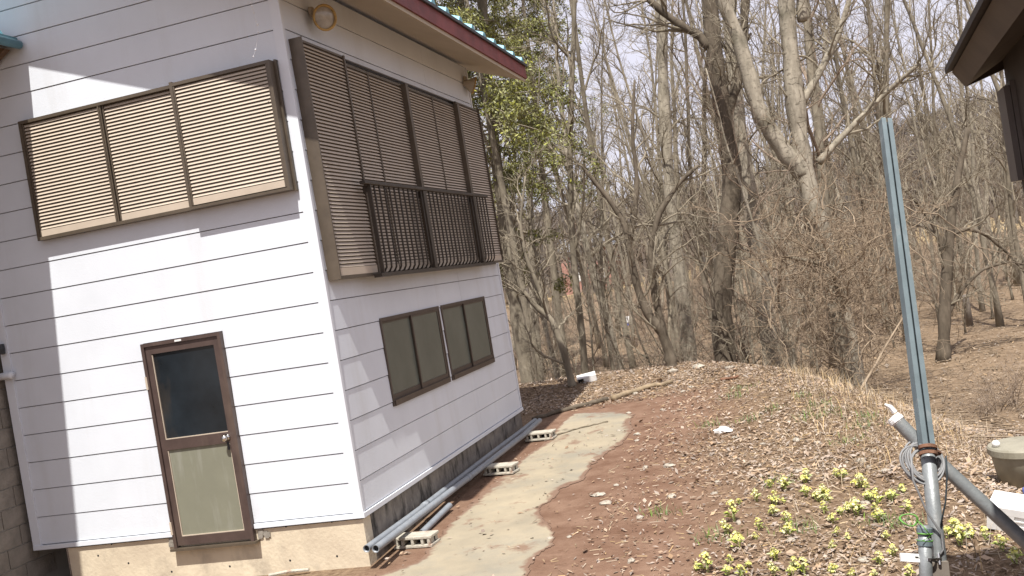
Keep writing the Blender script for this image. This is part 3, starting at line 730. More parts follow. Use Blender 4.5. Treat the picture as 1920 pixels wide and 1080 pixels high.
t = MB(); t.hexa([RB(-7.25, sA - .03, zA + .0), RB(-7.25, 3.4, zA + 1.0), RB(AF + .03, 3.4, zA + 1.0), RB(AF + .03, sA - .03, zA + .0), RB(-7.25, sA - .03, zA + .03), RB(-7.25, 3.4, zA + 1.05), RB(AF + .03, 3.4, zA + 1.05), RB(AF + .03, sA - .03, zA + .03)]); part('roof', t, M_dark, shed)
t = MB(); t.hexa([RB(AF + .001, sB, zB), RB(AF + .001, 3.2, zc + .8), RB(AF + .022, 3.2, zc + .8), RB(AF + .022, sB, zB), RB(AF + .001, sA + .05, zA + .015), RB(AF + .001, 3.2, zA + .93), RB(AF + .022, 3.2, zA + .93), RB(AF + .022, sA + .05, zA + .015)]); part('rake_board', t, M_dark, shed)
# shutter box on the near face of its wall, standing proud of it
ps = at(1868, 168, SD); s0 = (ps - corner) @ svec; zt_ = at(1880, 172, SD)[2]; zb_ = at(1905, 340, SD)[2]
for k in range(3):
    t = MB(); rbox(t, -0.28 + 0.0, -0.02, s0 + 0.03 * k, s0 + 0.03 * k + 0.027, zb_, zt_ + 0.02 * k); o = part('shutter_panel', t, M_darkpanel, shed)

# ================================================================== OBJECTS BESIDE THE HOUSE
# grey pvc pipes
def pipe(pts, r, label, grp=None):
    mb = MB(); P = np.array(pts, float)
    # resample smooth
    tt = np.linspace(0, len(P) - 1, 40); Q = np.stack([np.interp(tt, np.arange(len(P)), P[:, i]) for i in range(3)], -1)
    mb.tube(Q, r, 16, cap=False)
    d = Q[1] - Q[0]; d /= np.linalg.norm(d)
    th = thing('pipe', label, 'pipe', tuple(P[0]), grp)
    mb.lathe(Q[0], [(r * 0.82, 0.08), (r * 0.82, 0.0), (r, 0.0)], 16, d)
    d2 = Q[-1] - Q[-2]; d2 /= np.linalg.norm(d2); mb.lathe(Q[-1], [(r, 0.0), (0.0, 0.0)], 16, d2)
    part('pipe_wall', mb, M_pvc, th, True)
    m2 = MB(); m2.lathe(Q[0] + d * 0.03, [(0, 0), (r * 0.81, 0)], 16, d); part('bore_shade_disc', m2, M_hole, th)  # black disc just inside the pipe end paints the shade of its bore
    return th, Q
p1, Q1 = pipe([(0.05, -0.15, -0.285), (0.07, 1.0, -0.285), (0.06, 2.4, -0.28), (0.09, 3.6, -0.255), (0.15, 4.7, -0.225), (0.19, 5.4, -0.20)], 0.033, 'long grey plastic pipe nearest the foundation, resting on the cinder blocks')
p2, Q2 = pipe([(0.15, -0.18, -0.285), (0.155, 1.0, -0.285), (0.18, 2.4, -0.275), (0.235, 3.5, -0.245), (0.275, 4.4, -0.222), (0.27, 5.35, -0.20)], 0.034, 'long grey plastic pipe with joints on the path side of its twin')
for tq, Q, pp in ((15, Q2, p2), (9, Q1, p1)):
    mb = MB(); d = Q[tq + 1] - Q[tq]; d /= np.linalg.norm(d); mb.lathe(Q[tq], [(0.0335, 0), (0.0385, 0.001), (0.0385, 0.11), (0.0335, 0.111)], 16, d); part('pipe_joint', mb, M_pvc, pp, True)
pa = onz(790, 1000, -0.43); pb = onz(843, 948, -0.38)
pipe([pa, (pa + pb) / 2, pb], 0.032, 'short grey plastic pipe lying on the soil behind the nearest cinder block')
# cinder blocks
def cinder(pl, pr, label, zb):
    c = (np.array(pl) + np.array(pr)) / 2; d = np.array(pr) - np.array(pl); a = math.atan2(d[1], d[0])
    th = thing('cinder_block', label, 'concrete block', (c[0], c[1], zb), 'cinder blocks under the pipes')
    th.rotation_euler = (0, 0, a)
    L, D, T = 0.39, 0.19, 0.105; rr = random.Random(int(abs(c[1]) * 100))
    mb = MB()
    def bx(x0, y0, z0, x1, y1, z1):
        mb.box((c[0] + x0, c[1] + y0, zb + z0), (c[0] + x1, c[1] + y1, zb + z1))
    bx(-L / 2, 0, 0, L / 2, D, 0.027); bx(-L / 2, 0, T - 0.027, L / 2, D, T)
    for xx in (-L / 2 + 0.02, -0.115, -0.015, 0.085, L / 2 - 0.045):
        bx(xx, 0.003, 0.0272, xx + 0.028, D - 0.003, T - 0.0272)
    o = part('block_body', mb, M_cinder, th); bevel(o, 0.006, 2)
    m2 = MB(); m2.box((c[0] - L / 2 + .01, c[1] + D * 0.55, zb + 0.028), (c[0] + L / 2 - .01, c[1] + D * 0.6, zb + T - 0.028)); part('core_shade_sheet', m2, M_hole, th)  # no real filling: a black sheet paints the shade in the block's holes
    return th
def blk(ul, vl, ur, vr, z, label):
    a, b = onz(ul, vl, z), onz(ur, vr, z); cinder(a, b, label, z)
blk(737, 1031, 812, 1026, -0.468, 'weathered cinder block lying on its side nearest the front corner of the house')
blk(905, 893, 963, 889, -0.385, 'weathered cinder block halfway along the pipes beside the concrete path')
blk(985, 829, 1036, 824, -0.335, 'weathered cinder block under the far end of the pipes')

# pale stick lying on the foot of the wall, right of the door
t = MB(); a, b = onz(505, 1083, -0.47), onz(580, 1072, -0.47); t.tube([a + (0, 0, .02), (a + b) / 2 + (0, 0, .03), b + (0, 0, .02)], 0.014, 8); tag(single('wood_batten', t, M_cinder, a), 'pale wooden batten on the ground at the foot of the front foundation', 'stick')

# ================================================================== PIPE STAND ON THE RIGHT
stand = thing('pipe_stand', 'steel pipe stand with tall blue grey post, slanted pipe and rusty clamp', 'pipe stand', (4.27, -4.1, Hs(4.27, -4.1)))
DP = 3.7
def ax_box(mb, p, q, w, d, cv):   # bar of rectangular section from p to q; width across the view
    p, q = np.array(p), np.array(q); tt = (q - p) / np.linalg.norm(q - p); f_ = np.cross(tt, cv); f_ /= np.linalg.norm(f_); s_ = np.cross(f_, tt)
    P = []
    for e in (p, q):
        for (a, c) in ((-1, -1), (1, -1), (1, 1), (-1, 1)): P.append(e + s_ * a * w / 2 + f_ * c * d / 2)
    return mb.hexa(P)
pt_top, pt_mid = at(1660, 225, 4.35), at(1740, 845, DP)
pt_low = at(1761, 1050, DP - 0.02); dlow = (pt_low - pt_mid); dlow /= np.linalg.norm(dlow)
gz = Hs(pt_low[0], pt_low[1]); pt_base = pt_low + dlow * ((pt_low[2] - gz + 0.05) / -dlow[2])
mb = MB(); side = np.cross(fy, (pt_top - pt_mid)); side /= np.linalg.norm(side)
w_ = 0.046
tdir = (pt_top - pt_mid) / np.linalg.norm(pt_top - pt_mid); fdir = np.cross(side, tdir); 
if fdir @ fy > 0: fdir = -fdir          # towards the camera
def chan(mb, p, q, a0, a1, d0, d1):
    P = []
    for e in (p, q):
        for (a, d) in ((a0, d0), (a1, d0), (a1, d1), (a0, d1)): P.append(e + side * a + fdir * d)
    mb.hexa(P)
chan(mb, pt_mid, pt_top, -w_ / 2, -0.004, 0.012, 0.017); chan(mb, pt_mid, pt_top, 0.004, w_ / 2, 0.012, 0.017)
chan(mb, pt_mid, pt_top, -w_ / 2, -w_ / 2 + 0.003, -0.02, 0.0118); chan(mb, pt_mid, pt_top, w_ / 2 - 0.003, w_ / 2, -0.02, 0.0118)
chan(mb, pt_mid, pt_top, -w_ / 2, w_ / 2, -0.024, -0.0202)
post_u = part('channel_post', mb, M_blueg, stand)
mb = MB(); chan(mb, pt_mid + tdir * 0.02, pt_top - tdir * 0.002, -0.02, 0.02, -0.012, -0.010); part('slot_shade_strip', mb, M_slot, post_u)  # dark strip behind the gap, painting the shade within the channel
mb = MB(); mb.tube([pt_base, pt_low, pt_mid + tdir * 0.03 - fdir * 0.004], 0.0265, 18); part('lower_pipe', mb, M_steel, stand, True)
q0, q1, q2 = at(1676, 783, 3.82), at(1740, 848, 3.77), at(1990, 1078, 3.62)
mb = MB(); mb.tube([q0, q1, q2], 0.026, 18, cap=False); dd = (q1 - q0) / np.linalg.norm(q1 - q0)
o = part('slanted_pipe', mb, M_steel, stand, True)
mb = MB(); mb.lathe(q0, [(0.0268, 0.022), (0.0275, 0.0), (0.024, -0.006), (0.0, -0.008)], 16, dd)
for k in range(1):
    mb.lathe(q0 + dd * (.012 + .016 * k), [(0.0283, -.006), (0.0305 + .001 * k, -.004), (0.0305, .006), (0.0283, .008)], 12, dd + side * .12 * (k - 1))
mb.tube([q0 + dd * .012 + tdir * .03, q0 - dd * .012 + tdir * .034, q0 - dd * .03 + tdir * .03 - side * .01], [.012, .010, .004], 5)
part('taped_end', mb, M_white, o)
mb = MB()
for s_ in (-0.012, 0.012): mb.lathe(pt_mid + tdir * s_, [(0.027, -0.007), (0.0335, -0.006), (0.0335, 0.006), (0.027, 0.007)], 20, tdir)
mb.tube([pt_mid + side * 0.028, pt_mid + side * 0.05 - fdir * 0.02], 0.010, 8)
part('rusty_clamp', mb, M_rust, stand)
# square bracket and short side pipe at the bottom
mb = MB(); c = at(1757, 1062, DP - 0.03); ax_box(mb, c + dlow * -0.022, c + dlow * 0.03, 0.062, 0.062, side); part('square_bracket', mb, M_post, stand)
sp_t, sp_b = at(1733, 985, DP - 0.05), at(1736, 1075, DP - 0.07); ds = (sp_b - sp_t) / np.linalg.norm(sp_b - sp_t)
mb = MB(); mb.tube([sp_t, sp_b, sp_b + ds * ((sp_b[2] - gz + 0.05) / -ds[2])], 0.0235, 16); sp = part('side_pipe', mb, M_steel, stand, True)
mb = MB()
for s_ in (0.02, 0.062): mb.lathe(sp_t + ds * s_, [(0.024, -0.012), (0.0275, -0.01), (0.0275, 0.01), (0.024, 0.012)], 16, ds)
part('pipe_sleeve', mb, M_blueg, sp)
mb = MB(); cpos = at(1740, 1047, DP - 0.06)
mb.lathe(cpos, [(0.024, -0.006), (0.031, -0.005), (0.031, 0.005), (0.024, 0.006)], 18, ds)
mb.tube([cpos + side * 0.03, cpos + side * 0.048], 0.008, 8); mb.tube([cpos - side * 0.03, cpos - side * 0.05], 0.007, 8); mb.tube([cpos + side * 0.042 - tdir * 0.02, cpos + side * 0.042 + tdir * 0.02], 0.006, 8)
part('wing_clamp', mb, M_chrome, sp)
mb = MB(); c = at(1706, 1046, DP - 0.06); ax_box(mb, c - side * 0.035, c + side * 0.035, 0.03, 0.012, tdir); part('white_tag', mb, M_white, sp)
# cable coil
coil = thing('cable_coil', 'coil of grey cable hung around the pipe stand below the channel post', 'cable', tuple(at(1736, 855, DP)))
rng = np.random.RandomState(5); cc = at(1737, 857, DP + 0.01)
for k in range(11):
    mb = MB(); a = np.linspace(0, 2 * math.pi, 40); ra = 0.056 + 0.026 * rng.rand(); rb_ = 0.058 + 0.022 * rng.rand(); ph = rng.rand() * 0.4 - 0.2
    off = side * rng.uniform(-.012, .016) + tdir * rng.uniform(-.02, .006)
    P = cc + off + np.cos(a)[:, None] * ra * side + np.sin(a)[:, None] * rb_ * (tdir * math.cos(ph) + side * math.sin(ph)) + (np.abs(np.sin(a * 0.5 + k))[:, None] * 0.02 - 0.048) * fdir
    mb.tube(P, 0.0042, 6, cap=False); part('loop', mb, M_cable, coil, True)
mb = MB(); mb.tube([cc - side * .07 + fdir * .03, at(1712, 900, DP - .04), at(1738, 960, DP - .05), at(1765, 1000, DP - .05), at(1769, 1030, DP - .05), at(1752, 1055, DP - .05)], 0.0042, 6); part('hanging_end', mb, M_cable, coil, True)
mb = MB(); mb.tube([cc + side * .06 + fdir * .03, at(1776, 890, DP - .03), at(1773, 940, DP - .03), at(1764, 985, DP - .04)], 0.0032, 6); part('hanging_end', mb, M_slot, coil, True)
mb = MB()
a = np.linspace(0, 2 * math.pi, 26); g0 = at(1704, 975, DP - 0.04)
for k in range(2): mb.tube(g0 + np.cos(a)[:, None] * (.030 + .004 * k) * side + np.sin(a)[:, None] * (.022) * tdir + np.sin(a * 2)[:, None] * .01 * fdir, 0.0024, 5, cap=False)
mb.tube([g0 + side * .03, at(1730, 985, DP - .09), at(1745, 1005, DP - .09), at(1730, 1014, DP - .09)], 0.0024, 5)
for vv in (1000, 1013): mb.lathe(at(1734, vv, DP - .055), [(0.0262, -.003), (0.0305, 0), (0.0262, .003)], 14, ds)
tag(single('green_wire', mb, M_green, g0, True), 'loop of green wire tied round the short pipe of the stand', 'wire')

# ---- tub and crate on the lower ground
tb = gpt(1936, 921); tr = 0.29
tub = thing('lidded_tub', 'olive grey round tub with lid on the lower ground at the right edge', 'tub', tuple(tb))
mb = MB(); mb.lathe(tb, [(0.0, 0.0), (tr * 0.80, 0.0), (tr * 0.97, 0.38), (tr * 0.97, 0.385)], 40); part('tub_body', mb, M_tub, tub, True)
mb = MB(); mb.lathe(tb, [(tr * 0.975, 0.345), (tr * 1.03, 0.345), (tr * 1.03, 0.395), (tr * 0.99, 0.41), (0.0, 0.425)], 40); lid = part('lid', mb, M_tub, tub); 
mb = MB(); mb.lathe(tb + np.array((-0.23, -.04, 0.415)), [(0, 0), (.03, 0), (.034, .03), (.02, .05), (0, .055)], 10); part('white_knob', mb, M_white, lid, True)
cb = gpt(1918, 985)
crate = thing('plastic_crate', 'white plastic crate with slotted sides at the right edge below the tub', 'crate', tuple(cb))
crate.rotation_euler = (R(6), R(10), R(-20))
mb = MB(); cx, cy, cz = cb; L, D, T = 0.42, 0.30, 0.17
def cbx(m_, x0, y0, z0, x1, y1, z1): m_.box((cx + x0, cy + y0, cz + z0), (cx + x1, cy + y1, cz + z1))
cbx(mb, -L / 2, -D / 2, 0, L / 2, D / 2, 0.012); cbx(mb, -L / 2, D / 2 - .012, .0122, L / 2, D / 2, T); cbx(mb, L / 2 - .012, -D / 2 + .0122, .0122, L / 2, D / 2 - .0122, T); cbx(mb, -L / 2, -D / 2 + .0122, .0122, -L / 2 + .012, D / 2 - .0122, T)
cbx(mb, -L / 2, -D / 2, .0122, L / 2, -D / 2 + .012, .05)
for xx in (-L / 2, -0.085, 0.075, L / 2 - 0.05): cbx(mb, xx, -D / 2 + .0005, .0502, xx + .05, -D / 2 + .0115, .118)
cbx(mb, -L / 2, -D / 2, .1182, L / 2, -D / 2 + .012, T); cbx(mb, -L / 2 + .05, -D / 2 + .001, .078, L / 2 - .05, -D / 2 + .010, .088)
part('crate_body', mb, M_white, crate)
mb = MB(); cbx(mb, -L / 2 + .013, -D / 2 + .013, .05, L / 2 - .013, D / 2 - .013, T - .004); part('lid', mb, M_white, crate)
bp_ = gpt(1948, 945); mb = MB(); mb.lathe(bp_, [(0, 0), (.09, 0), (.1, .12), (.085, .13), (0, .135)], 16); tag(single('blue_bucket', mb, M_blueplastic, bp_, True), 'small blue plastic bucket showing behind the white crate', 'bucket')

# ================================================================== STONES, STICKS AND SCRAPS ON THE MOUND
def stone(p, s, label, grp, seed, m=M_stone, flat=0.6, name='stone', cat='stone'):
    rs = np.random.RandomState(seed); mb = MB(); n = 9; prof = []
    for k in range(6):
        a = -math.pi / 2 + math.pi * k / 5; prof.append((math.cos(a) * s, math.sin(a) * s * flat))
    mb.lathe(p, prof, n); V = mb.v[0]; V += (rs.rand(*V.shape) - .5) * s * 0.38
    V[:, 0] = p[0] + (V[:, 0] - p[0]) * (0.8 + rs.rand() * 0.9); V[:, 2] += s * flat * 0.45
    return tag(single(name, mb, m, p, False), label, cat, grp)
stone(gpt(1310, 690), 0.075, 'round pale stone topmost on the lip of the mound', None, 1)
stone(gpt(1262, 698), 0.07, 'pale round stone left of the topmost stone on the mound lip', None, 2)
stone(gpt(1368, 692), 0.06, 'small yellowish stone right of the topmost stone on the mound lip', None, 3)
stone(gpt(1357, 810), 0.11, 'flat white broken slab lying on bare soil in mid mound', None, 4, M_white, 0.3, 'slab', 'slab')
stone(gpt(1122, 930), 0.055, 'flat pale stone beside the right edge of the concrete path', None, 5, M_stone, 0.35)
rs_ = np.random.RandomState(77); k = 0
while k < 46:
    u, v = rs_.uniform(990, 1680), rs_.uniform(715, 1075)
    p = gpt(u, v)
    if edge_sd(np.array([p[0]]), np.array([p[1]]))[0] > -0.15 or p[0] < 1.3: continue
    stone(p, rs_.uniform(0.014, 0.04), 'small pale stone lying loose among leaves and soil on the mound', 'small stones scattered over the mound', 100 + k); k += 1
# white box at the lip
wb = gpt(1098, 716); box_ = thing('foam_box', 'white foam box lying open on the lip of the mound behind the house', 'box', tuple(wb)); box_.rotation_euler = (R(8), R(-6), R(12))
mb = MB(); X0, Y0, Z0 = wb
mb.box((X0 - .13, Y0 - .1, Z0), (X0 + .20, Y0 + .16, Z0 + .012)); mb.box((X0 - .13, Y0 + .145, Z0 + .0122), (X0 + .20, Y0 + .16, Z0 + .09)); mb.box((X0 - .13, Y0 - .1, Z0 + .0902), (X0 + .20, Y0 + .16, Z0 + .105)); mb.box((X0 + .185, Y0 - .1, Z0 + .0122), (X0 + .20, Y0 + .144, Z0 + .09)); mb.box((X0 - .02, Y0 - .1, Z0 + .0122), (X0 + .184, Y0 - .088, Z0 + .09))
part('box_shell', mb, M_white, box_)
mb = MB(); mb.box((X0 - .118, Y0 - .05, Z0 + .0125), (X0 - .03, Y0 + .14, Z0 + .085)); part('box_shade_block', mb, M_hole, box_)  # black block painting the shadowed hollow of the open box
def log(pts, r0, r1, label, m=M_log, lift=0.0, name='fallen_branch'):
    P = np.array(pts, float); tt = np.linspace(0, len(P) - 1, 14); Q = np.stack([np.interp(tt, np.arange(len(P)), P[:, i]) for i in range(3)], -1)
    Q += (np.random.RandomState(int(r0 * 1e4)).rand(14, 3) - .5) * r0 * 0.8
    mb = MB(); mb.tube(Q, np.linspace(r0, r1, 14), 8); return tag(single(name, mb, m, P[0], True), label, 'branch')
def gl(*q, dz=0.02): return [gpt(u, v) + np.array((0, 0, dz)) for u, v in q]
log(gl((1150, 752), (1180, 741), (1225, 728), (1262, 722), dz=.04), 0.05, 0.03, 'pale barkless fallen branch on the mound behind the concrete path')
log(gl((1000, 790), (1050, 775), (1100, 762), (1140, 752), dz=.03), 0.03, 0.04, 'dark fallen branch lying in the shade beside the house corner', B_dark)
log(gl((1040, 820), (1085, 806), (1140, 793), dz=.02), 0.012, 0.008, 'thin stick across the far end of the concrete path', B_twig)
log(gl((1352, 716), (1385, 710), dz=.03), 0.022, 0.018, 'short orange brown stick near the top of the mound', M_rust)
log([at(1612, 735, 14.2), at(1650, 668, 14.6), at(1692, 596, 15.0)], 0.022, 0.012, 'pale straight branch leaning left of the blue grey post', B_vine)

# butterbur / flower clumps: individuals with two parts, four shapes copied
def clump_parts(seed):
    rs = np.random.RandomState(seed); fl = MB(); lf = MB()
    nh = rs.randint(2, 5)
    for h in range(nh):
        a = rs.rand() * 6.28; d = rs.rand() * 0.07 if h else 0; hx, hy, hz = math.cos(a) * d, math.sin(a) * d, 0.05 + rs.rand() * 0.09
        for q in range(26):   # florets / bracts
            th = rs.rand() * 6.28; ph = rs.rand() * 1.5; r_ = 0.030 + rs.rand() * 0.016
            c = np.array([hx + math.cos(th) * math.sin(ph) * r_, hy + math.sin(th) * math.sin(ph) * r_, hz + math.cos(ph) * r_ * 0.9])
            n_ = c - np.array([hx, hy, hz - .01]); n_ /= np.linalg.norm(n_); t1 = np.cross(n_, rs.rand(3) - .5); t1 /= np.linalg.norm(t1) + 1e-9; t2 = np.cross(n_, t1); w = 0.011 + rs.rand() * 0.008
            fl.add([c - t1 * w, c - t2 * w * .8 + n_ * .004, c + t1 * w + n_ * .006, c + t2 * w * .8 + n_ * .004], [(0, 1, 2, 3)])
        lf.tube([(hx * .4, hy * .4, -0.02), (hx, hy, hz)], 0.007, 5)
    for q in range(7):
        a = rs.rand() * 6.28; L = 0.05 + rs.rand() * 0.045; w = 0.018 + rs.rand() * 0.012; z = 0.02 + rs.rand() * 0.05; c, s_ = math.cos(a), math.sin(a)
        def pt(r_, sd, zz): return (c * r_ - s_ * sd, s_ * r_ + c * sd, zz)
        lf.add([pt(.01, 0, z), pt(L * .5, -w, z + .03), pt(L, 0, z + .028), pt(L * .5, w, z + .03), pt(L * .5, 0, z + .018)], None, [(0, 1, 4), (1, 2, 4), (2, 3, 4), (3, 0, 4)])
    a = fl.mesh('flower_head'); a.materials.append(M_bract); b = lf.mesh('leaf_rosette'); b.materials.append(M_bleaf); return a, b
KP = [clump_parts(s) for s in (11, 12, 13, 14, 15)]
CL = [(580, 475), (660, 485), (770, 445), (930, 425), (970, 430), (415, 560), (510, 545), (605, 560), (650, 560), (765, 520), (820, 530), (870, 530), (1055, 470), (1090, 490), (1105, 555), (1130, 590), (1205, 530), (1280, 505), (865, 610), (950, 620), (990, 600), (1045, 620), (595, 620), (385, 650), (665, 670), (915, 660), (350, 720), (500, 745), (520, 700), (405, 800), (680, 730), (930, 730), (990, 755), (1310, 610), (1160, 655), (1195, 750), (910, 810), (1230, 835), (1160, 890), (465, 895), (365, 875), (600, 855), (190, 910), (245, 920), (350, 940), (430, 955), (600, 940), (710, 905), (760, 940), (690, 940), (910, 935), (1010, 955), (1130, 950), (1320, 955), (1520, 740), (1565, 725), (1595, 780), (1640, 740), (1720, 765), (1800, 810), (1880, 870), (840, 545), (885, 555), (1150, 570), (1225, 545)]
rc = random.Random(9)
for k, (zx, zy) in enumerate(CL):
    u, v = 1240 + zx / 2.824, 740 + zy / 2.824 + 8
    p = gpt(u, v)
    o = thing('flower_clump', 'low yellow green flowering clump among dead leaves on the mound near the pipe stand', 'wild flower', tuple(p), 'yellow flower clumps on the mound')
    s_ = min(0.95, 0.36 + 0.6 * rc.random() ** 1.6)
    o.scale = (s_, s_, s_ * rc.uniform(.85, 1.15)); o.rotation_euler = (0, 0, rc.random() * 6.28)
    a, b = KP[k % 5]; link('flower_head', a, o); link('leaf_rosette', b, o)

# ================================================================== LEAF LITTER, DRY GRASS
def leaf_mesh(P, size, rs, tilt=0.5, curl=0.35):
    n = len(P); a = rs.rand(n) * 6.283; sx = size * np.exp(rs.normal(size=n) * 0.38); sy = sx * (0.22 + rs.rand(n) * 0.38)
    t1 = (rs.rand(n) - .5) * tilt * 2; t2 = (rs.rand(n) - .5) * tilt * 2
    D = np.stack([np.cos(a), np.sin(a), t1], -1); Wd = np.stack([-np.sin(a), np.cos(a), t2], -1)
    up = np.zeros((n, 3)); up[:, 2] = 1
    c = curl * (rs.rand(n) * 1.6 - 0.5)
    V = np.stack([P - D * sx[:, None] / 2, P + Wd * sy[:, None] / 2 + up * (c * sx)[:, None] * .5, P + D * sx[:, None] / 2 + up * (c * sx * .6)[:, None], P - Wd * sy[:, None] / 2 + up * (c * sx)[:, None] * .5], 1).reshape(-1, 3)
    i = np.arange(n) * 4
    T = np.concatenate([np.stack([i, i + 2, i + 1], -1), np.stack([i, i + 3, i + 2], -1)])
    mb = MB(); mb.add(V, None, T); return mb
rs = np.random.RandomState(21)
n = 360000; xx = rs.uniform(-4, 7.5, n); yy = rs.uniform(-5.2, 12.5, n); s = edge_sd(xx, yy)
sm = soil_mask(xx, yy)
dens = 0.95 - 0.72 * sm
dens *= 0.45 + 0.75 * np.clip(0.5 + N4(xx * 1.8, yy * 1.8), 0, 1)
dens = np.where((xx < 0.05) & (yy < 5.6), 0, dens)
pth = (xx < 1.9) & (yy < 6.7); dens = np.where(pth, dens * 0.16, dens)
dens = np.where(yy > 6.6, np.maximum(dens, 0.75), dens)
keep = (rs.rand(n) < dens * 0.52) & (s < 2.6)
xx, yy = xx[keep], yy[keep]
P = np.stack([xx, yy, H(xx, yy) + 0.008 + rs.rand(len(xx)) * 0.02], -1)
tag(single('leaf_litter', leaf_mesh(P, 0.037, rs), M_litter), 'layer of dry brown and pale dead leaves over the mound and yard', 'leaf litter', kind='stuff')
# wood floor litter
n = 90000; d = 9 + 75 * rs.rand(n) ** 1.6; u = rs.uniform(880, 2150, n)
fl = ROT @ np.stack([(u - 960) / FPX, np.ones(n), np.zeros(n)]); xx = CAM[0] + fl[0] * d; yy = CAM[1] + fl[1] * d
s = edge_sd(xx, yy); k_ = s > 1.2; xx, yy, d = xx[k_], yy[k_], d[k_]
P = np.stack([xx, yy, H(xx, yy) + 0.015 + rs.rand(len(xx)) * 0.04], -1)
tag(single('forest_floor_litter', leaf_mesh(P, 0.05, rs, 0.4), M_litter2), 'brown leaf litter covering the floor of the wood beyond the mound', 'leaf litter', kind='stuff')
def blades(P, L, w, rs, lean=0.6):
    n = len(P); a = rs.rand(n) * 6.283; ln = rs.rand(n) * lean + 0.1; Lh = L * (0.5 + rs.rand(n))
    D = np.stack([np.cos(a) * ln, np.sin(a) * ln, np.sqrt(np.maximum(1 - ln ** 2, 0.02))], -1); W = np.stack([-np.sin(a), np.cos(a), 0 * a], -1) * w
    mid = P + D * Lh[:, None] * .55; tip = P + D * Lh[:, None]; tip[:, :2] += (np.stack([np.cos(a), np.sin(a)], -1) * (Lh * ln * .45)[:, None]); tip[:, 2] -= Lh * ln * .3
    V = np.stack([P - W, P + W, mid + W * .8, mid - W * .8, tip], 1).reshape(-1, 3); i = np.arange(n) * 5
    mb = MB(); mb.add(V, np.stack([i, i + 1, i + 2, i + 3], -1), np.stack([i + 3, i + 2, i + 4], -1)); return mb
n = 60000; xx = rs.uniform(0, 7.5, n); yy = rs.uniform(-4, 12.5, n); s = edge_sd(xx, yy)
w_ = np.exp(-((s - 0.15) / 0.75) ** 2) * sstep(2.6, 4.2, xx) + 0.10 * sstep(3.2, 4.2, xx) * (s < 0)
w_ = np.where((np.hypot(xx - tb[0] + .15, yy - tb[1] + .5) < 1.2), 0, w_)
k_ = rs.rand(n) < w_ * 0.55; xx, yy = xx[k_], yy[k_]
P = np.stack([xx, yy, H(xx, yy) - 0.005], -1)
tag(single('dry_grass', blades(P, 0.20, 0.0028, rs, 0.95), M_straw), 'matted dry straw coloured grass along the slope of the mound', 'dry grass', kind='stuff')
n = 30000; xx = rs.uniform(0.2, 7.2, n); yy = rs.uniform(-5, 12, n); s = edge_sd(xx, yy)
k_ = (s < 1.5) & (rs.rand(n) < 0.75 - 0.5 * soil_mask(xx, yy)) & ~((xx < 1.7) & (yy < 6.4)); xx, yy = xx[k_], yy[k_]; a_ = rs.rand(len(xx)) * 6.283
P = np.stack([xx, yy, H(xx, yy) + .012], -1); D = np.stack([np.cos(a_), np.sin(a_), rs.normal(size=len(xx)) * .12], -1) * (0.012 + 0.05 * rs.rand(len(xx)) ** 2)[:, None]; W = np.stack([-np.sin(a_), np.cos(a_), 0 * a_], -1) * .0022
i = np.arange(len(xx)) * 4; mb = MB(); mb.add(np.stack([P - D - W, P + D - W, P + D + W + (0, 0, .003), P - D + W + (0, 0, .003)], 1).reshape(-1, 3), np.stack([i, i + 1, i + 2, i + 3], -1))
tag(single('straw_debris', mb, M_straw), 'broken straw and twig scraps lying flat over the soil of the mound', 'straw', kind='stuff')
n = 1500; d = 10 + 30 * rs.rand(n) ** 1.3; u = rs.uniform(930, 2100, n); fl = ROT @ np.stack([(u - 960) / FPX, np.ones(n), np.zeros(n)]); xx = CAM[0] + fl[0] * d; yy = CAM[1] + fl[1] * d
k_ = edge_sd(xx, yy) > .8; xx, yy = xx[k_], yy[k_]; zz = H(xx, yy); mb = MB(); rt2 = np.random.RandomState(5)
for x, y, z in zip(xx, yy, zz):
    a = rt2.rand() * 6.28; L = rt2.uniform(.2, .9); c, s_ = math.cos(a) * L / 2, math.sin(a) * L / 2; h_ = rt2.uniform(.01, .08)
    mb.tube([(x - c, y - s_, z + .02), (x + rt2.normal() * .05, y + rt2.normal() * .05, z + .03 + h_ * .5), (x + c, y + s_, z + .02 + h_)], [.009, .007, .003], 4, cap=False)
tag(single('fallen_twigs', mb, B_vine), 'fallen twigs strewn over the floor of the wood', 'twigs', kind='stuff')
cs = [gpt(u, v)[:2] for u, v in [(1395, 728), (1240, 965), (1515, 785), (1620, 800), (1535, 760), (1405, 790), (1450, 770), (1508, 745), (1330, 800), (1500, 995), (1650, 980), (1455, 905), (1380, 745), (1590, 830), (1700, 985), (1560, 775), (1625, 785), (1350, 1010)]]
xx = np.concatenate([rs.normal(c[0], 0.09, 55) for c in cs]); yy = np.concatenate([rs.normal(c[1], 0.09, 55) for c in cs])
tag(single('fresh_grass', blades(np.stack([xx, yy, H(xx, yy) - .005], -1), 0.085, 0.0032, rs, 0.7), M_grass), 'small tufts of fresh green grass sprouting on the mound', 'grass', kind='stuff')

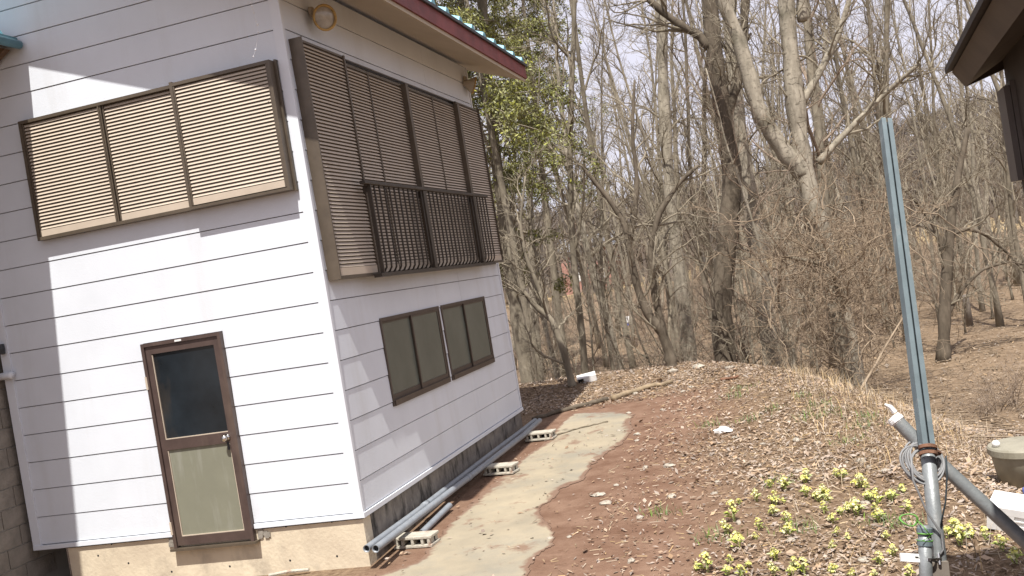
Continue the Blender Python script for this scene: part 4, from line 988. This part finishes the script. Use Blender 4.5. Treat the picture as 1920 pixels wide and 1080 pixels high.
# ================================================================== TREES
def rdir(rng, t, lo, hi):
    """direction leaving t at an angle between lo..hi"""
    t = t / np.linalg.norm(t); r = rng.normal(size=3); r -= (r @ t) * t; r /= np.linalg.norm(r) + 1e-9
    a = rng.uniform(lo, hi); return t * math.cos(a) + r * math.sin(a)
def walk(rng, p, d, L, n, wob, up):
    P = [np.array(p, float)]; d = d / np.linalg.norm(d)
    for i in range(n):
        d = d + rng.normal(size=3) * wob; d[2] += up; d /= np.linalg.norm(d); P.append(P[-1] + d * L / n)
    return np.array(P)
def spawn(mb, rng, P, r, lev, cnt, Lf, first=0.15, maxlev=3, up=0.04, wob=0.2, rmin=0.0045, lo=0.5, hi=1.15):
    """children along a polyline, recursive; cnt per level list, Lf length per level list"""
    k = len(P); 
    for c in range(cnt[lev]):
        t = first + (1 - first) * (c + rng.rand()) / cnt[lev]; f_ = t * (k - 1); i = min(int(f_), k - 2); q = f_ - i
        p = P[i] * (1 - q) + P[i + 1] * q; rr = r[i] * (1 - q) + r[i + 1] * q
        d = rdir(rng, P[i + 1] - P[i], lo, hi); d[2] += 0.15
        L = Lf[lev] * rng.uniform(.6, 1.25) * (1 - .45 * t); nn = (7, 5, 3, 2)[min(lev, 3)]
        W = walk(rng, p, d, L, nn, wob, up); r0 = max(min(rr * 0.6, L * 0.018 + 0.003), rmin)
        R_ = np.maximum(np.linspace(r0, r0 * 0.3, nn + 1), rmin * .7)
        mb.tube(W, R_, (6, 4, 3, 3)[min(lev, 3)], cap=False)
        if lev + 1 < len(cnt) and cnt[lev + 1] > 0: spawn(mb, rng, W, R_, lev + 1, cnt, Lf, 0.2, maxlev, up, wob, rmin, lo, hi)
def tree_meshes(seed, Hh, r0, cnt, Lf, first=0.2, lean=0.06, wob=0.05, m1=B_grey, m2=B_twig, rmin=0.0045, lo=0.45, hi=1.1):
    rng = np.random.RandomState(seed)
    d = np.array([rng.normal() * lean, rng.normal() * lean, 1.0]); n = 16
    P = walk(rng, (0, 0, -0.15), d, Hh, n, wob, 0.03); tt = np.linspace(0, 1, n + 1); rad = r0 * (1 - 0.82 * tt) ** 0.9; rad[0] *= 1.5
    tr = MB(); tr.tube(P, rad, 9, cap=True)
    cr = MB(); spawn(cr, rng, P, rad, 0, cnt, Lf, first, rmin=rmin, lo=lo, hi=hi)
    a = tr.mesh('trunk', smooth=True); a.materials.append(m1); b = cr.mesh('crown', smooth=False); b.materials.append(m2); return a, b
def shrub_mesh(seed, Hh, ns, spread, cnt, Lf, m, arch=-0.05, rmin=0.004, r0=0.014):
    rng = np.random.RandomState(seed); mb = MB()
    for s in range(ns):
        a = rng.rand() * 6.283; d = np.array([math.cos(a) * spread * rng.rand(), math.sin(a) * spread * rng.rand(), 1.0]); p = (math.cos(a) * .15 * rng.rand(), math.sin(a) * .15 * rng.rand(), -.1)
        L = Hh * rng.uniform(.6, 1.15); W = walk(rng, p, d, L, 8, .11, arch); R_ = np.linspace(r0 * rng.uniform(.5, 1.2), rmin * .8, 9); mb.tube(W, R_, 5, cap=False)
        spawn(mb, rng, W, R_, 0, cnt, Lf, .2, rmin=rmin, up=0.02)
    me = mb.mesh('shrub'); me.materials.append(m); return me
mid = [tree_meshes(31, 15, .16, [16, 6, 4], [3.4, 1.5, .6], .2, .05, .045, B_grey, B_twig),
       tree_meshes(32, 17, .20, [16, 6, 4], [4.0, 1.6, .6], .22, .04, .04, B_pale, B_twig),
       tree_meshes(33, 14, .13, [16, 6, 4], [3.2, 1.4, .5], .16, .07, .055, B_dark, B_twig),
       tree_meshes(34, 18, .19, [16, 6, 4], [4.0, 1.7, .7], .25, .03, .035, B_grey, B_redtwig),
       tree_meshes(35, 13, .11, [15, 6, 4], [3.0, 1.3, .5], .12, .09, .06, B_pale, B_twig)]
sap = [tree_meshes(41, 7.5, .05, [16, 6, 4], [1.9, .8, .35], .08, .08, .06, B_grey, B_twig, .004),
       tree_meshes(42, 6.5, .042, [16, 6, 4], [1.7, .8, .35], .08, .12, .08, B_dark, B_twig, .004),
       tree_meshes(43, 8.5, .06, [16, 6, 4], [2.0, .9, .4], .1, .06, .05, B_pale, B_redtwig, .004),
       tree_meshes(44, 5.5, .034, [14, 6, 5], [1.6, .7, .3], .06, .16, .1, B_grey, B_redtwig, .004)]
shr = [shrub_mesh(51, 2.6, 11, .5, [7, 4], [.8, .35], B_twig), shrub_mesh(52, 2.0, 13, .8, [6, 4], [.7, .3], B_redtwig, -.09), shrub_mesh(53, 3.2, 9, .4, [8, 4], [.9, .4], B_vine, -.04)]
slim = [tree_meshes(45, 14, .07, [18, 7, 5], [2.2, 1.0, .45], .2, .05, .04, B_grey, B_twig, .0045, .3, .8),
        tree_meshes(46, 15, .08, [18, 7, 5], [2.5, 1.1, .45], .22, .04, .035, B_grey, B_twig, .0045, .3, .8),
        tree_meshes(47, 13, .06, [18, 7, 5], [2.0, .9, .45], .18, .07, .05, B_pale, B_twig, .0045, .3, .9)]
rt_ = np.random.RandomState(7)
def put_tree(name, pair, x, y, s, label, cat, grp, rz_=None):
    z = Hs(x, y); o = link(name, None, None, (x, y, z)); o.empty_display_size = .1; tag(o, label, cat, grp)
    o.scale = (s, s, s); o.rotation_euler = (0, 0, rt_.rand() * 6.283 if rz_ is None else rz_)
    link('trunk', pair[0], o); link('crown', pair[1], o); return o
def column_xy(u, d):
    f_ = ROT @ np.array([(u - 960) / FPX, 1.0, 0.0]); return CAM[0] + f_[0] * d, CAM[1] + f_[1] * d
def ok_spot(x, y, m=1.0):
    return edge_sd(np.array([x]), np.array([y]))[0] > m and not (-8 < x < 0.6 and y < 8.5)
LB = {0: 'slim grey barked leafless tree standing in the wood beyond the mound', 1: 'tall pale barked leafless tree standing in the wood beyond the mound', 2: 'dark barked leafless tree standing in the wood beyond the mound', 3: 'tall grey leafless tree with reddish twigs standing in the wood', 4: 'small pale crooked leafless tree standing in the wood beyond the mound'}
placed = []
def far_enough(x, y, r):
    for (a, b) in placed:
        if (a - x) ** 2 + (b - y) ** 2 < r * r: return False
    placed.append((x, y)); return True
def scatter(n, d0, d1, u0, u1, fn, gap, m=1.0):
    c = 0; tr = 0
    while c < n and tr < n * 40:
        tr += 1; d = d0 + (d1 - d0) * rt_.rand(); u = rt_.uniform(u0, u1); x, y = column_xy(u, d)
        if not ok_spot(x, y, m) or not far_enough(x, y, gap): continue
        fn(x, y); c += 1
def mk_mid(x, y, lo=.8, hi=1.15):
    q = rt_.randint(5); put_tree('bare_tree', mid[q], x, y, rt_.uniform(lo, hi), LB[q], 'tree', 'leafless trees in the wood')
LS = ['slim grey leafless pole-like tree among the crowded trunks of the wood', 'slim grey-brown leafless pole-like tree among the crowded trunks of the wood', 'slim pale leafless pole-like tree among the crowded trunks of the wood']
def mk_slim(x, y, lo=.8, hi=1.2):
    q = rt_.randint(3); put_tree('slim_tree', slim[q], x, y, rt_.uniform(lo, hi), LS[q], 'tree', 'slim trees in the wood')
def mk_sap(x, y, lo=.75, hi=1.15):
    q = rt_.randint(4); put_tree('sapling', sap[q], x, y, rt_.uniform(lo, hi), 'thin twiggy leafless sapling growing in the undergrowth of the wood', 'sapling', 'saplings in the wood')
def mk_shr(x, y):
    q = rt_.randint(3); z = Hs(x, y); o = link('shrub', shr[q], None, (x, y, z)); s_ = rt_.uniform(.6, 1.1); o.scale = (s_, s_, s_); o.rotation_euler = (0, 0, rt_.rand() * 6.28)
    tag(o, 'leafless many stemmed shrub in the undergrowth below the trees', 'shrub', 'shrubs under the trees')

# ---- hero trees, traced stems set at real distances
def hero(name, stems, label, cat, m1, m2, seed, cnt=(9, 6, 4), Lf=(1.6, .8, .35), ground_first=True, first=.1):
    rng = np.random.RandomState(seed); tr = MB(); cr = MB(); base = None
    for si, (pts, w0, w1) in enumerate(stems):
        P = np.array([at(*q) for q in pts])
        if si == 0 and ground_first:
            P[0][2] = Hs(P[0][0], P[0][1]) - .1; base = P[0] + np.array((0, 0, .1))
        tt = np.linspace(0, len(P) - 1, 4 * len(P)); Q = np.stack([np.interp(tt, np.arange(len(P)), P[:, i]) for i in range(3)], -1)
        Q[1:-1] = (Q[:-2] + 2 * Q[1:-1] + Q[2:]) / 4; dmean = np.mean([q[2] for q in pts])
        rad = np.linspace(w0, w1, len(Q)) / 2 * dmean / FPX; rad *= 1 + .08 * rng.normal(size=len(Q))
        if si == 0 and ground_first: rad[:2] *= (1.35, 1.12)
        tr.tube(Q, rad, 10, cap=True)
        spawn(cr, rng, Q, rad, 0, list(cnt), list(Lf), first, rmin=.0045, wob=.22, lo=.5, hi=1.2)
    th = thing(name, label, cat, tuple(base)); part('trunk', tr, m1, th, True); part('crown', cr, m2, th); placed.append((base[0], base[1])); return th
D1 = 17.5
hero('forked_tree', [([(1600, 695, D1), (1580, 610, D1), (1545, 460, D1), (1508, 330, D1), (1492, 200, D1), (1478, 60, D1), (1465, -120, D1)], 45, 29),
                     ([(1510, 330, D1), (1470, 285, D1), (1425, 215, D1), (1402, 130, D1), (1380, 60, D1), (1345, -20, D1), (1310, -120, D1)], 34, 22),
                     ([(1505, 190, D1), (1520, 165, D1), (1545, 120, D1), (1570, 70, D1), (1590, 10, D1), (1605, -60, D1)], 17, 9),
                     ([(1535, 305, D1), (1570, 265, D1), (1610, 225, D1), (1660, 175, D1), (1725, 118, D1 - .5)], 15, 7),
                     ([(1505, 40, D1), (1500, -10, D1), (1530, -80, D1)], 20, 12)],
     'large pale forked leafless tree rising behind the tangle of vines', 'tree', B_pale, B_twig, 61, (12, 6, 4), (1.5, .7, .35), first=.3)
D2 = 19.0
hero('dark_tree', [([(1352, 664, D2), (1350, 560, D2), (1365, 440, D2), (1375, 330, D2), (1352, 190, D2), (1337, 80, D2), (1322, -100, D2)], 42, 30),
                   ([(1330, 90, D2), (1310, 65, D2), (1280, 50, D2), (1245, 25, D2), (1212, -5, D2), (1180, -40, D2)], 18, 10),
                   ([(1360, 220, D2), (1385, 150, D2), (1395, 60, D2), (1400, -60, D2)], 22, 14)],
     'thick dark barked leafless tree left of the pale forked tree', 'tree', B_dark, B_twig, 62, (10, 6, 4), (1.7, .8, .35), first=.2)
D3 = 20.5
hero('pale_tree', [([(1446, 676, D3), (1432, 560, D3), (1415, 440, D3), (1398, 330, D3), (1385, 240, D3), (1372, 100, D3), (1360, -80, D3)], 36, 22)],
     'straight pale grey trunk between the dark tree and the forked tree', 'tree', B_pale, B_twig, 63, (9, 6, 4), (1.6, .8, .35), first=.25)
D4 = 17.2
hero('crooked_tree', [([(1262, 700, D4), (1255, 660, D4), (1240, 620, D4), (1215, 590, D4), (1195, 540, D4), (1180, 470, D4), (1172, 420, D4), (1140, 370, D4), (1095, 318, D4)], 24, 7),
                      ([(1252, 650, D4), (1238, 600, D4), (1225, 540, D4), (1218, 470, D4), (1235, 400, D4), (1275, 340, D4), (1310, 310, D4)], 17, 7),
                      ([(1180, 450, D4), (1190, 400, D4), (1195, 340, D4), (1185, 250, D4), (1190, 150, D4)], 13, 5)],
     'dark crooked small tree forking left just beyond the mound lip', 'tree', B_dark, B_twig, 64, (9, 6, 4), (1.3, .6, .3))
D5 = 17.0
hero('leaning_tree', [([(1072, 712, D5), (1058, 660, D5), (1035, 600, D5), (1005, 575, D5), (980, 545, D5), (960, 505, D5), (950, 440, D5)], 15, 6),
                      ([(1030, 600, D5), (1010, 540, D5), (985, 480, D5), (975, 420, D5), (985, 330, D5)], 10, 4)],
     'slender leaning sapling with curved trunk close to the back corner of the house', 'tree', B_grey, B_twig, 65, (9, 6, 4), (1.1, .5, .3))
D6 = 21.0
hero('corner_tree', [([(985, 690, D6), (972, 600, D6), (955, 500, D6), (945, 400, D6), (930, 300, D6), (915, 150, D6), (900, -50, D6)], 30, 18)],
     'grey brown trunk standing directly behind the far corner of the house', 'tree', B_grey, B_twig, 66, (11, 6, 4), (1.6, .7, .35))
D7 = 22.5
hero('speckled_tree', [([(1292, 672, D7), (1285, 600, D7), (1272, 500, D7), (1258, 380, D7), (1248, 260, D7), (1243, 150, D7), (1240, 0, D7), (1238, -120, D7)], 27, 20)],
     'pale speckled birch-like trunk right of the dark crooked tree', 'tree', B_pale, B_twig, 67, (9, 6, 4), (1.7, .8, .35), first=.3)
D8 = 21.5
hero('arching_tree', [([(1762, 645, D8), (1772, 560, D8), (1778, 470, D8), (1785, 400, D8), (1800, 310, D8), (1815, 240, D8)], 24, 9),
                      ([(1782, 440, D8), (1815, 428, D8), (1850, 440, D8), (1890, 475, D8), (1930, 520, D8)], 9, 4),
                      ([(1772, 600, D8), (1800, 545, D8), (1840, 505, D8), (1890, 490, D8), (1940, 500, D8)], 9, 4),
                      ([(1775, 500, D8), (1755, 430, D8), (1720, 380, D8), (1690, 350, D8)], 9, 4)],
     'dark multi-limbed tree with arching branches right of the blue grey post', 'tree', B_dark, B_twig, 68, (9, 6, 4), (1.3, .6, .3))
hero('twisted_stump', [([(1600, 700, 16.2), (1578, 650, 16.2), (1570, 590, 16.2), (1582, 545, 16.2)], 34, 16), ([(1578, 560, 16.2), (1560, 500, 16.0), (1520, 490, 16.0), (1470, 480, 16)], 14, 6)],
     'broken vine-wrapped stump with purple grey bark inside the tangle', 'stump', B_grey, B_vine, 69, (9, 6, 4), (1.0, .5, .3))

# ---- vine tangle (one mass) round the forked tree
def tangle():
    rng = np.random.RandomState(71); mb = MB()
    for k in range(230):
        u = rng.normal(1570, 75); v = rng.uniform(360, 700); d = rng.uniform(14.8, 19)
        if u < 1430 or u > 1720: continue
        p = at(u, v, d); g = Hs(p[0], p[1]); p[2] = max(p[2], g + .05)
        W = walk(rng, p, rng.normal(size=3) + np.array((0, 0, -.4 if v < 480 else .6)), rng.uniform(.8, 2.4), 12, .33, rng.choice([-.08, -.03, .05]))
        W[:, 2] = np.maximum(W[:, 2], g + .02)
        r0 = rng.uniform(.004, .013); R_ = np.linspace(r0, r0 * .5, 13); mb.tube(W, R_, 4, cap=False)
        spawn(mb, rng, W, R_, 0, [5, 3], [.6, .3], .1, rmin=.0035, up=0.0, wob=.3)
    return mb
tag(single('vine_tangle', tangle(), B_vine), 'dense tan tangle of bare vines and twigs wrapped round the forked tree', 'vines', kind='stuff')

# ---- conifers behind the house
def conifer(name, u, d, Hh, r0, seed, label, h0=.1, dens=1.0):
    rng = np.random.RandomState(seed); x, y = column_xy(u, d); z = Hs(x, y); th = thing(name, label, 'tree', (x, y, z)); placed.append((x, y))
    tr = MB(); br = MB(); P = walk(rng, (x, y, z - .1), np.array((0.02, 0.01, 1.)), Hh, 12, .015, .02); tr.tube(P, np.linspace(r0, r0 * .2, 13), 10)
    LV = []
    for k in range(int(58 * dens)):
        t = h0 + (1 - h0) * rng.rand(); f_ = t * 12; i = min(int(f_), 11); p = P[i] + (P[i + 1] - P[i]) * (f_ - i)
        a = rng.rand() * 6.283; L = (1 - t) * 2.4 + .7; W = walk(rng, p, np.array((math.cos(a), math.sin(a), -.05)), L * rng.uniform(.7, 1.15), 6, .10, -.05)
        br.tube(W, np.linspace(.018, .005, 7), 4, cap=False)
        for j in range(9):
            q = W[1 + rng.randint(6)] * 1.0; w2 = walk(rng, q, rdir(rng, W[-1] - W[0], .4, 1.2), rng.uniform(.25, .6), 4, .12, -.16); br.tube(w2, .004, 3, cap=False)
            for s_ in range(50):
                c = w2[rng.randint(1, 5)] + rng.normal(size=3) * .05; LV.append(c)
    part('trunk', tr, B_grey, th, True); part('branch', br, B_twig, th)
    LV = np.array(LV); n = len(LV); dd = rng.normal(size=(n, 3)); dd[:, 2] -= .6; dd /= np.linalg.norm(dd, axis=1)[:, None]; ww = np.cross(dd, rng.normal(size=(n, 3))); ww /= np.linalg.norm(ww, axis=1)[:, None] + 1e-9
    L = rng.uniform(.05, .12, n)[:, None]; w = L * .17
    V = np.stack([LV, LV + dd * L * .5 + ww * w, LV + dd * L, LV + dd * L * .5 - ww * w], 1).reshape(-1, 3); i = np.arange(n) * 4
    mb = MB(); mb.add(V, np.stack([i, i + 1, i + 2, i + 3], -1)); part('crown', mb, M_leafn, th)
    return th
conifer('conifer', 985, 20.0, 12, .10, 81, 'olive green drooping conifer showing between the roof edge and bare trees', .46, 1.3)
conifer('conifer', 905, 21.5, 13, .13, 82, 'dark green conifer half hidden behind the house roof', .26, 1.6)
conifer('conifer', 1035, 29, 14, .13, 83, 'yellow green slim conifer standing to the right of its darker neighbour', .42, 1.5)

# ---- scattered wood
scatter(3, 23, 28, 930, 1720, lambda x, y: mk_mid(x, y, .6, .75), 1.5, 1.6)
scatter(84, 21, 62, 900, 2050, mk_slim, .75, 1.4)
scatter(14, 21, 34, 930, 1720, lambda x, y: mk_slim(x, y, .5, .75), .6, 1.4)
scatter(8, 32, 50, 900, 2050, mk_mid, 1.2)
scatter(17, 52, 95, 890, 2060, mk_mid, 1.2)
scatter(15, 17, 23, 960, 1480, lambda x, y: mk_sap(x, y, .4, .75), .7, .8)
scatter(66, 21, 50, 930, 2050, lambda x, y: mk_sap(x, y, .45, .85), .7, 1.2)
scatter(6, 16.2, 22, 960, 1520, mk_shr, .6, .8)
scatter(46, 24, 52, 930, 2050, mk_shr, .6, 1.0)

for (u, v, s_) in ((1868, 772, .42), (1905, 760, .5), (1840, 790, .3)):
    p = gpt(u, v); o = link('shrub', shr[1], None, tuple(p)); o.scale = (s_ * 1.5, s_ * 1.5, s_ * .8); o.rotation_euler = (0, 0, u)
    tag(o, 'low dark heap of bare brushwood on the lower ground above the tub', 'shrub', 'brushwood above the tub')

# ---- far wood on the valley floor and the hill: one mass
def far_wood():
    rng = np.random.RandomState(91); mb = MB()
    for k in range(3600):
        d = rng.uniform(150, 305) if k > 900 else rng.uniform(96, 150); u = rng.uniform(820, 2150); x, y = column_xy(u, d)
        if d < 150:
            if rng.rand() < .35 and u > 1500: continue
            z = Hs(x, y)
        else:
            kk = float(sstep(145, 300, d)); px = float(np.interp(u, [-2600, 700, 1000, 1300, 1500, 1700, 1800, 1900, 2100, 4200], [95, 80, 78, 84, 96, 132, 152, 166, 185, 210])); z = -2.5 * (1 - kk) + (CAM[2] + px / FPX * 300) * kk
        Hh = rng.uniform(6, 11) if d < 240 else rng.uniform(2.5, 5); top = np.array((x + rng.normal() * .5, y, z + Hh)); b_ = np.array((x, y, z - .5)); mb.tube([b_, top], [.2, .05], 3, cap=False)
        for j in range(8):
            t = .25 + .7 * rng.rand(); p = b_ + (top - b_) * t; e = p + np.array((rng.normal() * 1.3, rng.normal() * 1.3, rng.uniform(.8, 2.6))); mb.tube([p, e], [.09, .03], 3, cap=False)
    return mb
tag(single('far_wood', far_wood(), M_hillwood), 'distant leafless wood covering the valley floor and the hillside', 'woodland', kind='stuff')

# ---- small things seen through the trees
hx, hy = column_xy(1118, 112); hz = Hs(hx, hy)
fh = thing('distant_house', 'distant salmon walled house with grey roof glimpsed through the trees', 'house', (hx, hy, hz))
mb = MB(); mb.box((hx - 3, hy - 2.5, hz - .5), (hx + 3, hy + 2.5, hz + 4.6)); part('wall', mb, M_pink, fh)
mb = MB(); mb.hexa([(hx - 3.4, hy - 3, hz + 4.6), (hx + 3.4, hy - 3, hz + 4.6), (hx + 3.4, hy + 3, hz + 4.6), (hx - 3.4, hy + 3, hz + 4.6), (hx - 3.4, hy - .1, hz + 6.2), (hx + 3.4, hy - .1, hz + 6.2), (hx + 3.4, hy + .1, hz + 6.2), (hx - 3.4, hy + .1, hz + 6.2)]); part('roof', mb, M_greyroof, fh)
for xx in (-1.8, .6):
    mb = MB(); mb.box((hx + xx, hy - 2.56, hz + 1.2), (hx + xx + 1.2, hy - 2.502, hz + 2.6)); part('window', mb, M_white, fh)
sp_ = gpt(1180, 612); sg = thing('notice_board', 'small white and blue board standing far off among the trunks', 'sign', tuple(sp_))
s_ = np.linalg.norm(sp_ - CAM) / FPX; mb = MB(); mb.box((sp_[0] - 8 * s_, sp_[1], sp_[2] + 8 * s_), (sp_[0] + 7 * s_, sp_[1] + .04, sp_[2] + 19 * s_)); part('board', mb, M_white, sg)
mb = MB(); mb.box((sp_[0] - 8 * s_, sp_[1] - .004, sp_[2] + 2 * s_), (sp_[0] + 8 * s_, sp_[1] + .03, sp_[2] + 7.8 * s_)); part('lower_panel', mb, M_blueplastic, sg)
mb = MB(); mb.box((sp_[0] - 6 * s_, sp_[1] + .045, sp_[2] - .1), (sp_[0] - 4 * s_, sp_[1] + .08, sp_[2] + 14 * s_)); part('leg', mb, M_post, sg)
pp_ = gpt(1819, 612); mb = MB(); s_ = np.linalg.norm(pp_ - CAM) / FPX
mb.lathe(pp_, [(0, -.1), (6 * s_, -.1), (5.4 * s_, 50 * s_), (4.5 * s_, 54 * s_), (0, 55 * s_)], 12); tag(single('wooden_post', mb, M_post, pp_, True), 'short grey wooden post standing alone in the wood near the arching branches', 'post')
